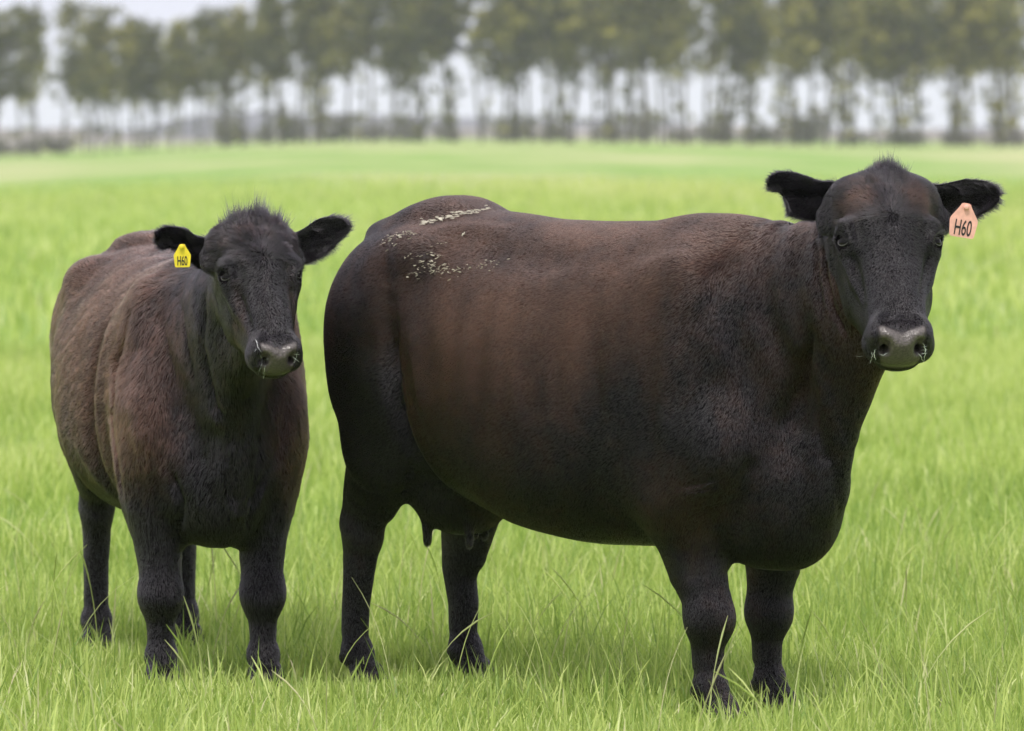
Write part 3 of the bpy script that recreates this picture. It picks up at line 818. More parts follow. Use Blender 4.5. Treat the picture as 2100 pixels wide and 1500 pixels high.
    creases = [([(1352, 600), (1342, 720), (1334, 860), (1342, 980), (1362, 1095)], .034, .006), ([(1378, 640), (1368, 800), (1372, 950)], .030, -.008),
        ([(1560, 930), (1530, 975), (1512, 1030), (1506, 1140)], .022, .014), ([(1655, 700), (1668, 820), (1690, 930), (1706, 960)], .020, .010), ([(1652, 700), (1630, 800), (1595, 900)], .030, .015), ([(1650, 760), (1642, 850), (1635, 910)], .050, .014),
        ([(1700, 870), (1712, 970), (1722, 1035), (1718, 1080)], .014, .005), ([(1688, 470), (1694, 560), (1712, 640), (1745, 700)], .008, .010), ([(1674, 480), (1678, 570), (1690, 670)], .009, .008), ([(1700, 480), (1706, 570), (1728, 650)], .008, -.005),
        ([(812, 620), (818, 720), (834, 850), (850, 935)], .014, .012), ([(845, 640), (855, 760), (880, 880)], .040, -.010), ([(780, 480), (790, 540), (800, 600)], .035, .010), ([(960, 510), (1080, 530), (1200, 540)], .060, .014), ([(870, 470), (980, 470), (1060, 478)], .035, -.007),
        ([(846, 950), (836, 1000), (828, 1020)], .012, .014), ([(1430, 990), (1460, 1040)], .055, -.014), ([(1500, 820), (1560, 850)], .05, -.008), ([(1405, 700), (1450, 640), (1500, 560), (1530, 500)], .030, .008), ([(1230, 600), (1225, 760), (1240, 900)], .022, .004), ([(1150, 590), (1145, 760), (1160, 900)], .022, .004), ([(1070, 600), (1070, 740), (1085, 880)], .022, .004),
        ([(740, 560), (742, 700), (752, 850)], .045, -.008), ([(1410, 1110), (1425, 1200)], .03, .006), ([(1440, 1240), (1480, 1250)], .022, -.004),
        ([(1740, 512), (1758, 560), (1775, 630)], .013, .010), ([(1906, 512), (1893, 570), (1884, 630)], .011, .008), ([(1708, 464), (1730, 458), (1752, 468)], .012, -.006), ([(1706, 524), (1722, 530), (1738, 526)], .006, .004),
        ([(1800, 658), (1848, 650), (1892, 658)], .007, .005), ([(1772, 690), (1778, 735)], .008, .006), ([(1715, 560), (1735, 640), (1760, 700)], .010, -.004), ([(1790, 450), (1815, 470), (1850, 452)], .012, .003)]
    spec = dict(creases=creases, relief=relief, tint=tint, length=length, lift=lift, dens=150000, rad=.00036, mess=.22, head_x=.98, neck_x=.62,
                earmask=lambda E_: (np.abs(E_[:, 0]) > .135) & (np.abs(E_[:, 1] - .07) < .12), ear_mid=.08, tuft=tuft, tuft_up=.7,
                fringe=lambda E_: np.ones(len(E_), bool), whorl=.16)
    body, inv, bvh, geo = finish_cow(S, "cow", Rm, C3, fr, er, spec, 40, ears)
    tag(body, "large dark brown cow standing side on with a pink H60 ear tag and mud-streaked rump", "cow", "cattle standing in the paddock")
    make_tag(body, "ear_tag", pix(1976, 457, 14.90), .070, .078, TAG_O, "H60", R(-9), R(4), inv, .058)
    # dried mud flakes on the rump
    r = np.random.default_rng(5); VV, FF, b = [], [], 0
    o = inv @ Vector((0, 0, CAM_H))
    paths = [([(862, 462), (900, 449), (935, 444), (968, 438), (1003, 430)], 54, 3.0, 1.25), ([(868, 460), (905, 452), (950, 443)], 24, 2.4, 1.3), ([(792, 503), (812, 493), (845, 480)], 34, 4, .9),
             ([(838, 525), (870, 533), (900, 548)], 22, 6, .8), ([(842, 566), (880, 560), (930, 553), (985, 548), (1035, 540)], 64, 6, .7), ([(850, 545), (900, 550), (915, 556)], 30, 7, .7), ([(885, 520), (905, 526)], 9, 4, .7), ([(951, 481), (955, 483)], 3, 1, 1.1), ([(820, 480), (800, 500)], 8, 8, .6), ([(905, 500), (925, 504)], 5, 3, .6)]
    for pts, n, jit, sz in paths:
        pts = np.array(pts, float); tt = np.linspace(0, len(pts) - 1, 200); px = np.interp(tt, range(len(pts)), pts[:, 0]); py = np.interp(tt, range(len(pts)), pts[:, 1])
        for i in range(n):
            k = r.integers(200); q = inv @ pix(px[k] + r.normal() * jit * 1.5, py[k] + r.normal() * jit, 15.8)
            hit = bvh.ray_cast(o, (q - o).normalized())
            if hit[0] is None: continue
            P0, Nn = hit[0], hit[1]
            tx = Nn.cross(Vector((0, 0, 1))).normalized(); ty = Nn.cross(tx)
            L_ = sz * r.uniform(.0025, .009); W_ = L_ * r.uniform(.10, .32); ang = r.normal() * .35 + .1
            m = 9; ring = []
            for j in range(m):
                th = j * math.tau / m; rr = r.uniform(.45, 1.3)
                ux, uy = L_ * math.cos(th) * rr, W_ * math.sin(th) * rr
                ring.append(P0 + tx * (ux * math.cos(ang) - uy * math.sin(ang)) + ty * (ux * math.sin(ang) + uy * math.cos(ang)))
            VV += [tuple(p + Nn * .005) for p in ring] + [tuple(p * .8 + P0 * .2 + Nn * (.0062 + r.uniform(0, .001))) for p in ring] + [tuple(P0 + Nn * .0070)]
            FF += [(b + j, b + (j + 1) % m, b + m + (j + 1) % m, b + m + j) for j in range(m)] + [(b + m + j, b + m + (j + 1) % m, b + 2 * m) for j in range(m)]
            b += 2 * m + 1
    me = bpy.data.meshes.new("dried_mud"); me.from_pydata(VV, [], FF); mo = link("dried_mud", me, body, MUD); mo["kind"] = "stuff"
    slobber(body, inv, bvh, [([(1796, 716), (1793, 726), (1797, 738)], .0022), ([(1803, 726), (1812, 730), (1821, 724)], .0018), ([(1790, 730), (1786, 742), (1784, 746)], .0016), ([(1788, 722), (1791, 732)], .0012),
        ([(1893, 703), (1898, 714), (1896, 728), (1894, 744)], .0022), ([(1890, 712), (1901, 710)], .0012), ([(1889, 719), (1901, 717)], .0012), ([(1890, 726), (1900, 724)], .0014), ([(1880, 724), (1888, 731), (1892, 740)], .0018), ([(1755, 730), (1763, 731), (1771, 730)], .0007)], 3)
    return body

# ================================================================== the young heifer
def heifer():
    a = R(77); C = (-.98, 16.82)
    Rm, C3, to_loc, loc = cow_common("heifer", C, a, None)
    S = SDF((-1.0, -.52, -.01), (1.42, .52, 1.50), .004 if 'lo' not in DEV else .011)
    e, t = S.ell, S.tube
    S.torso([(-.80, 1.08, .90, .06, 0), (-.74, 1.17, .80, .15, 0), (-.62, 1.245, .68, .24, 0), (-.45, 1.265, .60, .30, .04), (-.25, 1.255, .51, .350, .08),
             (0, 1.235, .455, .360, .10), (.2, 1.225, .45, .335, .09), (.36, 1.235, .45, .305, .05), (.5, 1.235, .44, .25, 0), (.6, 1.20, .44, .23, 0),
             (.68, 1.08, .47, .18, 0), (.75, .94, .55, .11, 0), (.79, .85, .66, .05, 0)], n=2.25)
    e((-.46, 0, 1.25), (.13, .11, .04), .06)
    for sg in (-1, 1):
        e((-.36, sg * .22, 1.14), (.10, .06, .06), .08)
        e((-.55, sg * .165, .98), (.22, .125, .20), .08)
        e((-.58, sg * .150, .80), (.18, .125, .24), .07)
        e((-.45, sg * .18, .72), (.11, .09, .17), .07)
        e((.45, sg * .185, .92), (.12, .070, .26), .06, rot=('Y', 14))
        e((.58, sg * .158, .72), (.13, .095, .15), .06)
        e((.50, sg * .172, .62), (.12, .080, .17), .05)
    e((.62, .0, .62), (.17, .165, .20), .06)
    e((.70, .0, .56), (.09, .085, .13), .05)
    hind_leg(S, -.580, -.165, -1, 1.0, .03, yt=-.19)
    hind_leg(S, -.74, .135, 1, .93, .03, yt=.17)
    fore_leg(S, .575, -.158, -1, .96, -.03, yt=-.18, zk=.275)
    fore_leg(S, .610, .132, 1, .96, -.05, yt=.150, zk=.275)
    poll = loc(522, 444, 15.75)
    Mh, Me = head_frame(to_loc, poll, 16, 35, 1.5)
    fr = (poll, Mh, .845); er = (poll, Me, 1.0)
    occ = poll + Mh @ np.array([0, .09, -.14])
    t([(.42, 0, .98), (.64, 0, 1.0), (.82, .0, 1.09), tuple(occ)], [.19, .15, .112, .09], [.23, .22, .17, .11], side=(0, 1, 0), k=.06)
    t([(.56, 0, .88), (.74, 0, .92), (.88, 0, 1.02)], [.13, .10, .075], [.20, .18, .12], side=(0, 1, 0), k=.06)
    t([(.84, .03, .92), (.815, .03, .80), (.79, .03, .66), (.77, .02, .54)], [.030, .036, .042, .03], k=.03)
    t([tuple(poll + Mh @ np.array([0, .25, -.20])), (.86, 0, .90), (.78, 0, .76), (.75, 0, .66)], [.048, .045, .04, .05], [.06, .07, .08, .08], side=(0, 1, 0), k=.05)
    build_head(S, fr, er, False)
    def E(px, py, z=0.0): return ((px - 522) / 741, (py - 446) / 741, z)
    fe = (poll, Me, 1.0)
    S.blur(1)
    E2 = lambda L_: [((px - 522) / 741, (py - 444) / 741) for px, py in L_]
    ears = [ear_shell(E2([(592, 480), (622, 481), (645, 469), (670, 451), (701, 445), (727, 451), (734, 464)]), E2([(600, 528), (625, 540), (648, 542), (672, 530), (695, 515), (718, 493), (730, 478)]), [-.10, -.085, -.07, -.06], .028, 1),
            ear_shell(E2([(452, 490), (415, 487), (394, 471), (370, 466), (344, 467), (328, 477), (325, 492)]), E2([(455, 555), (425, 552), (400, 535), (375, 515), (356, 505), (346, 510), (335, 508)]), [-.10, -.085, -.07, -.058], .028, 1)]
    t([(-.72, 0, 1.15), (-.82, 0, 1.10), (-.855, 0, .95), (-.85, 0, .72), (-.83, 0, .55)], [.03, .026, .022, .016, .013], k=.02)
    t([(-.83, 0, .55), (-.82, 0, .45), (-.82, 0, .36)], [.016, .030, .014], k=.02)
    def relief(V, N):
        x, y, z = V.T; d = .004 * snoise(V, 11, 4, 3) * np.clip((z - .35) / .2, 0, 1) * (x < .95)
        nk = np.clip((x - .50) / .1, 0, 1) * np.clip((.92 - x) / .06, 0, 1) * np.clip((z - .62) / .15, 0, 1)
        d += .003 * nk * np.sin((x * .5 + 1.3 * np.abs(y) + .10 * z + .012 * np.sin(z * 16)) * 58)
        d -= .020 * np.exp(-((x - (.30 + .05 * (z - .9))) / .035) ** 2) * np.clip((1.12 - z) / .2, 0, 1) * np.clip((z - .5) / .1, 0, 1)
        return d
    def tint(V, N, H, hw, ear):
        x, y, z = V.T
        n1 = snoise(V, 6, 31, 3); n2 = snoise(V * np.array([1, 1, .5]), 18, 32, 3)
        t_ = .57 + .18 * n1 + .20 * n2
        t_ *= np.clip((z + .05 * n1 - .50) / .22, 0, 1)
        t_ *= 1 - .85 * np.clip((x - .38) / .2, 0, 1) * np.clip(1.35 - np.abs(y) / .20, 0, 1)  # dark neck and chest hair, deepened further to mute green bounce light
        t_ += .30 * np.exp(-((z - .66) / .15) ** 2) * (x > .45) * np.clip((np.abs(y) - .10) / .1, 0, 1)
        hd = .05 + .12 * np.exp(-((H[:, 1] - .05) / .07) ** 2) + .25 * np.exp(-((np.abs(H[:, 0]) - .085) / .02) ** 2 - ((H[:, 1] - .33) / .10) ** 2)
        t_ = np.where(hw > .3, hd, t_); t_[ear] = 0
        return np.clip(t_, 0, 1)
    def length(V, N, H, hw, ear):
        x, y, z = V.T
        l = np.full(len(V), .016); l = np.where(z < .45, .011, l)
        nk = (x > .42) & (z > .7); l = np.where(nk, .021, l)
        l = np.where(hw > .3, np.where(H[:, 1] < .17, .022, .009), l); l[ear] = .011
        return l
    def lift(V, N, H, hw, ear):
        l = np.full(len(V), .28); l = np.where(hw > .3, .15 + .30 * np.clip((.17 - H[:, 1]) / .05, 0, 1), l); l[ear] = .35
        return l
    def tuft(V, N, H, hw, ear):
        w = ((np.abs(H[:, 0]) < .10) & (H[:, 1] < .05) & (hw > .2)).astype(float)
        return w, np.where(np.abs(H[:, 0] + .0) < .03, .034, .022) * (1 + .35 * snoise(V, 70, 10, 1)), 110000
    creases = [([(268, 640), (240, 740), (229, 850), (240, 960), (258, 1062)], .018, .020), ([(300, 700), (285, 830), (290, 940)], .04, -.010), ([(428, 560), (414, 700), (440, 830), (470, 880)], .016, .014), ([(470, 850), (466, 930), (476, 1010), (490, 1040)], .011, .014), ([(524, 850), (528, 930), (520, 1010), (505, 1040)], .011, .014),
        ([(380, 800), (400, 900), (420, 970)], .03, .010), ([(350, 960), (372, 1030), (368, 1100)], .014, .018), ([(545, 960), (520, 1040), (505, 1100)], .014, .018), ([(585, 820), (575, 900), (560, 960)], .02, .010), ([(330, 620), (345, 720), (372, 820)], .02, .007), ([(372, 600), (384, 700), (405, 800)], .014, .007), ([(150, 900), (200, 980), (250, 1030)], .03, -.006),
        ([(488, 592), (506, 640), (524, 690)], .011, .009), ([(614, 590), (606, 640), (600, 680)], .009, .006), ([(450, 548), (468, 543), (488, 552)], .010, -.005), ([(540, 688), (575, 681), (606, 688)], .006, .004), ([(535, 735), (545, 755)], .007, .004),
        ]
    spec = dict(creases=creases, relief=relief, tint=tint, length=length, lift=lift, dens=110000, rad=.00040, mess=.8, head_x=.88, neck_x=.45,
                earmask=lambda E_: (np.abs(E_[:, 0]) > .12) & (np.abs(E_[:, 1] - .07) < .12), ear_mid=.08, tuft=tuft, tuft_up=1.0,
                fringe=lambda E_: np.ones(len(E_), bool), whorl=.16)
    body, inv, bvh, geo = finish_cow(S, "heifer", Rm, C3, fr, er, spec, 60, ears)
    tag(body, "smaller fluffy brown-black heifer facing the viewer with a yellow H60 ear tag", "heifer", "cattle standing in the paddock")
    make_tag(body, "ear_tag", pix(374, 528, 15.68), .045, .055, TAG_Y, "H60", R(1), R(-8), inv, .036)
    slobber(body, inv, bvh, [([(527, 700), (530, 712), (535, 722)], .0014), ([(524, 697), (529, 704)], .0014), ([(535, 728), (536, 738), (537, 742)], .0022), ([(543, 738), (552, 736)], .0020), ([(538, 740), (534, 754), (530, 768)], .0014), ([(543, 741), (542, 760), (540, 777)], .0014),
        ([(600, 730), (606, 736), (612, 742)], .0018), ([(610, 722), (607, 733), (603, 745)], .0014), ([(604, 726), (614, 727)], .0012), ([(527, 716), (523, 722)], .0010)], 8)
    return body
COWS = []
if 'nocow' not in DEV:
    COWS = [adult(), heifer()]

# ------------------------------------------------------------------ the paddock
def leafy(name, stops, rough=.5, trans=.35, tcol=None, attr="rnd"):
    M = Mat(name)
    a = M.attr(attr).outputs["Fac"]
    c = M.ramp(a, stops)
    M.set(Base_Color=c, Roughness=rough); M.b.inputs["Specular IOR Level"].default_value = .3
    tr = M.n("ShaderNodeBsdfTranslucent"); M.l(M.mixc(.5, c, tcol, 'MIX') if tcol else c, tr.inputs[0])
    mx = M.n("ShaderNodeMixShader"); mx.inputs[0].default_value = trans
    M.l(M.b.outputs[0], mx.inputs[1]); M.l(tr.outputs[0], mx.inputs[2]); M.l(mx.outputs[0], M.out.inputs[0])
    return M.m
GRASS = leafy("grass_blades", [(0, (.16, .25, .055)), (.35, (.36, .46, .115)), (.7, (.55, .62, .19)), (.9, (.69, .72, .34)), (.965, (.60, .60, .32)), (1, (.62, .52, .36))], .45, .42, (.55, .74, .14))

def ground_mesh():
    xs = np.concatenate([-np.geomspace(900, 14, 26), np.linspace(-12, 12, 25), np.geomspace(14, 900, 26)])
    ys = np.concatenate([np.linspace(-20, 60, 30), np.geomspace(63, 5000, 90)])
    X, Y = np.meshgrid(xs, ys, indexing='ij'); Z = terrain(X, Y)
    nx, ny = X.shape; i, j = np.meshgrid(np.arange(nx - 1), np.arange(ny - 1), indexing='ij'); a = i * ny + j
    Q = np.stack([a, a + ny, a + ny + 1, a + 1], -1).reshape(-1, 4)
    return mesh_np("paddock", np.stack([X, Y, Z], -1).reshape(-1, 3), Q)
M = Mat("paddock_turf")
tcn = M.n("ShaderNodeTexCoord"); mpn = M.n("ShaderNodeMapping"); mpn.inputs["Scale"].default_value = (1, .22, 1); M.l(tcn.outputs["Object"], mpn.inputs[0])
n1 = M.noise(.35, 5, vec=mpn.outputs[0]); n2 = M.noise(.045, 4, vec=mpn.outputs[0]); n3 = M.noise(9, 4)
base = M.ramp(n1, [(.30, (.175, .275, .068)), (.5, (.215, .32, .085)), (.70, (.275, .36, .12))])
base = M.mixc(M.ramp(n2, [(.44, (0, 0, 0)), (.62, (.9, .9, .9))]), base, (.46, .42, .25))
base = M.mixc(M.ramp(n3, [(.35, (.55, .55, .55)), (.6, (0, 0, 0))]), base, (.15, .25, .05))
M.set(Base_Color=base, Roughness=.9); M.b.inputs["Specular IOR Level"].default_value = .1
g = link("paddock", ground_mesh(), None, M.m); tag(g, "flat bright green grass paddock running to the tree line", "ground", kind="structure")

def hillnoise(x, y, s, seed): return snoise(np.stack([x, y, np.zeros_like(x)], 1), s, seed, 3)

HOOVES = [(.544, 15.3), (.70, 15.5), (-.447, 16.28), (-.13, 16.4), (-1.0, 16.3), (-.69, 16.2), (-1.26, 17.4), (-.97, 17.55)]
def blades(n, D0, D1, hw, hmean, hsd, width, seed, stem=0.0, tan=0.0, fade=0.0):
    r = np.random.default_rng(seed)
    # area-uniform in the wedge the lens sees, with a margin at each side
    D = np.sqrt(D0 ** 2 + r.random(n) * (D1 ** 2 - D0 ** 2)); X = D * r.uniform(-hw, hw, n)
    dn = hillnoise(X, D, 5.0, seed + 1); keep = r.random(n) < np.clip(.72 + .45 * dn, .15, 1) * (1 - fade * (D - D0) / (D1 - D0))
    D, X, dn = D[keep], X[keep], dn[keep]; n = len(D)
    patch = hillnoise(X, D, 1.3, seed + 2)
    H = np.clip(hmean * (1 + .28 * patch + .25 * dn) + hsd * r.normal(size=n), hmean * .35, hmean * 1.9)
    for hx_, hy_ in HOOVES:      # cropped and trodden where they stand
        H = H * (1 - .42 * np.exp(-(((X - hx_) / .22) ** 2 + ((D - hy_ + .30) / .42) ** 2) ** 1.5))
    Wd = width * r.uniform(.6, 1.3, n)
    az = r.uniform(0, 2 * np.pi, n); lean = np.abs(r.normal(size=n)) * .15 + .03; bend = r.uniform(.02, .55, n) ** 1.3 * H * (1 - stem)
    dx, dy = np.cos(az), np.sin(az)
    wz = az + np.pi / 2 + r.normal(size=n) * .5; wx, wy = np.cos(wz), np.sin(wz)
    lev = np.array([0, .38, .72, 1.0]) if stem < .5 else np.array([0, .5, .8, 1.0])
    V = np.zeros((n, 7, 3), np.float32)
    z0 = terrain(X, D)
    for k, t in enumerate(lev):
        out = lean * H * t + bend * t ** 2.4
        zz = H * t * (1 - .32 * (bend / H) * t ** 1.8)
        cx, cy = X + dx * out, D + dy * out
        w = Wd * (1, .9, .6, 0)[k] / 2
        if k < 3:
            V[:, 2 * k] = np.stack([cx - wx * w, cy - wy * w, z0 + zz], 1); V[:, 2 * k + 1] = np.stack([cx + wx * w, cy + wy * w, z0 + zz], 1)
        else: V[:, 6] = np.stack([cx, cy, z0 + zz], 1)
    base = (np.arange(n) * 7)[:, None]
    Q = np.concatenate([base + np.array([0, 1, 3, 2]), base + np.array([2, 3, 5, 4])]); T = base + np.array([4, 5, 6])
    c = np.clip(.46 + .24 * r.normal(size=n) + .14 * patch + .13 * hillnoise(X, D, .45, 5) + .10 * hillnoise(X, D, 9, seed + 7), 0, .88)
    c = np.where(r.random(n) < tan, r.uniform(.9, 1.0, n), c)
    return V.reshape(-1, 3), Q, T, np.repeat(c, 7)

def grass_object(name, parts, label):
    Vs, Qs, Ts, Cs, b = [], [], [], [], 0
    for V, Q, T, c in parts:
        Vs.append(V); Qs.append(Q + b); Ts.append(T + b); Cs.append(c); b += len(V)
    me = mesh_np(name, np.concatenate(Vs), [np.concatenate(Qs), np.concatenate(Ts)], True)
    fattr(me, "rnd", np.concatenate(Cs)); o = link(name, me, None, GRASS); tag(o, label, "grass", kind="stuff")
    return o

def seed_heads(n, D0, D1, hw, seed):
    """tall thin stems with a narrow spike of seed"""
    r = np.random.default_rng(seed); VV, QQ, CC, b = [], [], [], 0
    for i in range(n):
        D = math.sqrt(D0 ** 2 + r.random() * (D1 ** 2 - D0 ** 2)); X = D * r.uniform(-hw, hw)
        H = r.uniform(.24, .42); a = r.uniform(0, 6.28); ln = r.uniform(.05, .35) * H; cv = r.uniform(0, .5) * H
        t = np.linspace(0, 1, 9)
        P = np.stack([X + math.cos(a) * (ln * t + cv * t ** 3), D + math.sin(a) * (ln * t + cv * t ** 3), H * t * (1 - .2 * t * t * cv / H)], 1)
        rad = [.0013] * 5 + [.0011, .0022, .0026, .0006] if r.random() < .5 else [.0013] * 5 + [.001, .0008, .0006, .0003]
        v, q = tube_mesh(P, rad, 5); VV.append(v); QQ.append(q + b); CC.append(np.full(len(v), r.choice([.95, .98, .8, .5]))); b += len(v)
    return np.concatenate(VV), np.concatenate(QQ), np.concatenate(CC)

if 'nograss' not in DEV:
    grass_object("grass", [blades(280000, 12.8, 20.5, .155, .078, .028, .0068, 11, tan=.03),
                           blades(34000, 12.8, 21, .155, .150, .05, .0066, 12, tan=.05),
                           blades(300000, 20.5, 40, .19, .15, .04, .0085, 13, tan=.04),
                           blades(390000, 40, 190, .20, .17, .05, .024, 14, tan=.05, fade=1.0)], "soft bright green pasture grass ankle deep round the hooves")
    v, q, c = seed_heads(340, 13.2, 22, .150, 77)
    me = mesh_np("seeding_grass_stems", v, q); fattr(me, "rnd", c); o = link("seeding_grass_stems", me, None, GRASS)
    tag(o, "thin taller grass stems with pale seed spikes among the pasture", "grass", kind="stuff")

# ------------------------------------------------------------------ gum trees
BARK = Mat("gum_bark")
BARK.set(Base_Color=BARK.ramp(BARK.noise(1.4, 5), [(.3, (.05, .045, .042)), (.7, (.15, .135, .125))]), Roughness=.9); BARK = BARK.m
LEAF = leafy("gum_leaves", [(0, (.050, .060, .028)), (.4, (.120, .128, .046)), (.75, (.25, .235, .06)), (1, (.40, .36, .08))], .5, .25)
SCRUB = leafy("scrub_leaves", [(0, (.10, .095, .088)), (.5, (.18, .17, .155)), (1, (.28, .26, .22))], .7, .2)
def tree_variant(seed, H, bush=1.0, low=1.0, cb=.5):
    r = np.random.default_rng(seed)
    def path(p, d, L_, n, wob, up):
        P = [np.array(p, float)]; d = np.array(d, float)
        for _ in range(n):
            d = d + r.normal(size=3) * wob + np.array([0, 0, up]); d /= np.linalg.norm(d); P.append(P[-1] + d * L_ / n)
        return np.array(P)
    VV, QQ, b = [], [], 0
    def add(P, rad, n=7):
        nonlocal b
        v, q = tube_mesh(P, rad, n); VV.append(v); QQ.append(q + b); b += len(v)
    stems = [path((0, 0, -.2), (r.normal() * .05, r.normal() * .05, 1), H * .93, 14, .035, .05)]
    r0 = H * .0105
    add(stems[0], np.linspace(r0, r0 * .22, 15))
    if r.random() < .4:
        stems.append(path((.1, 0, -.2), (.22 * r.choice([-1, 1]), r.normal() * .08, 1), H * .75, 10, .04, .07)); add(stems[1], np.linspace(r0 * .8, r0 * .2, 11))
    clumps = []
    for S_ in stems:
        for i in range(int(23 * bush)):
            f = r.uniform(cb - .08 * r.random(), 1.0) ** .85; k = f * (len(S_) - 1); p = S_[int(k)] + (S_[min(int(k) + 1, len(S_) - 1)] - S_[int(k)]) * (k - int(k))
            a = r.uniform(0, 6.28); L_ = H * r.uniform(.12, .27) * (1.2 - .75 * f); el = r.uniform(.3, 1.1)
            B = path(p, (math.cos(a) * math.cos(el), math.sin(a) * math.cos(el), math.sin(el)), L_, 5, .12, .06)
            add(B, np.linspace(r0 * .32, r0 * .07, 6), 5)
            clumps.append((B[-1], H * r.uniform(.045, .075))); clumps.append((B[3] + r.normal(size=3) * .3, H * r.uniform(.035, .055)))
        clumps.append((S_[-1], H * .06))
        for i in range(int(5 * low)):       # sparse growth on the lower stem
            f = r.uniform(.13, cb + .05); k = f * (len(S_) - 1); p = S_[int(k)]; a = r.uniform(0, 6.28)
            B = path(p, (math.cos(a), math.sin(a), .5), H * r.uniform(.03, .08), 3, .1, .0); add(B, np.linspace(r0 * .16, r0 * .04, 4), 4)
            clumps.append((B[-1], -H * r.uniform(.014, .045)))
    P, S_, R_ = [], [], []
    for c, rad in clumps:
        n = int(34 * r.uniform(.5, 1.3) if rad > 0 else 14); rad = abs(rad)
        d = r.normal(size=(n, 3)); d /= np.linalg.norm(d, axis=1, keepdims=True); d *= rad * r.random((n, 1)) ** .45; d[:, 2] *= .75
        P.append(c + d); S_.append(r.uniform(.16, .34, n)); R_.append(np.clip(.42 + .2 * r.normal() + .14 * r.normal(size=n), 0, 1))
    P, S_, R_ = map(np.concatenate, (P, S_, R_)); R_ = np.clip(R_ + r.choice([-.12, -.05, .05, .16, .22]), 0, 1); n = len(P)
    u = r.normal(size=(n, 3)); u[:, 2] -= .4; u /= np.linalg.norm(u, axis=1, keepdims=True); w = np.cross(u, r.normal(size=(n, 3))); w /= np.linalg.norm(w, axis=1, keepdims=True)
    u *= S_[:, None]; w *= S_[:, None] * .42
    V = np.stack([P - u, P - w, P + u, P + w], 1).reshape(-1, 3); Q = (np.arange(n) * 4)[:, None] + np.arange(4)
    tm = mesh_np("trunk", np.concatenate(VV), np.concatenate(QQ)); tm.materials.append(BARK)
    cm = mesh_np("crown", V, Q, False); fattr(cm, "rnd", np.repeat(R_, 4)); cm.materials.append(LEAF)
    return tm, cm

LANDMARKS = [(0, "the picture's left edge"), (150, "the heifer's rump"), (372, "the yellow ear tag"), (520, "the heifer's forelock"), (700, "the heifer's untagged ear"), (925, "the cow's hip hump"),
             (1180, "the cow's mid back"), (1400, "the cow's shoulder top"), (1630, "the cow's curled ear"), (1815, "the cow's forelock"), (1972, "the pink ear tag"), (2100, "the picture's right edge")]
ORD = ["first", "second", "third", "fourth", "fifth", "sixth", "seventh", "eighth", "ninth", "tenth"]
def name_row(pxs, what, row):
    """labels that find each trunk from the nearest landmark below it"""
    out = [None] * len(pxs); order = sorted(range(len(pxs)), key=lambda i: pxs[i])
    own = {}
    for i in order:
        inside = [k for k in range(len(LANDMARKS))]
        if pxs[i] < 0: own.setdefault((0, -1), []).append(i); continue
        if pxs[i] > 2100: own.setdefault((len(LANDMARKS) - 1, 1), []).append(i); continue
        k = min(inside, key=lambda k: abs(LANDMARKS[k][0] - pxs[i])); own.setdefault((k, 1 if pxs[i] >= LANDMARKS[k][0] else -1), []).append(i)
    for (k, s), L_ in own.items():
        L_.sort(key=lambda i: abs(pxs[i] - LANDMARKS[k][0]))
        for j, i in enumerate(L_):
            out[i] = f"{what[i]}, {ORD[j]} {row} trunk {'right' if s > 0 else 'left'} of {LANDMARKS[k][1]}"
    return out

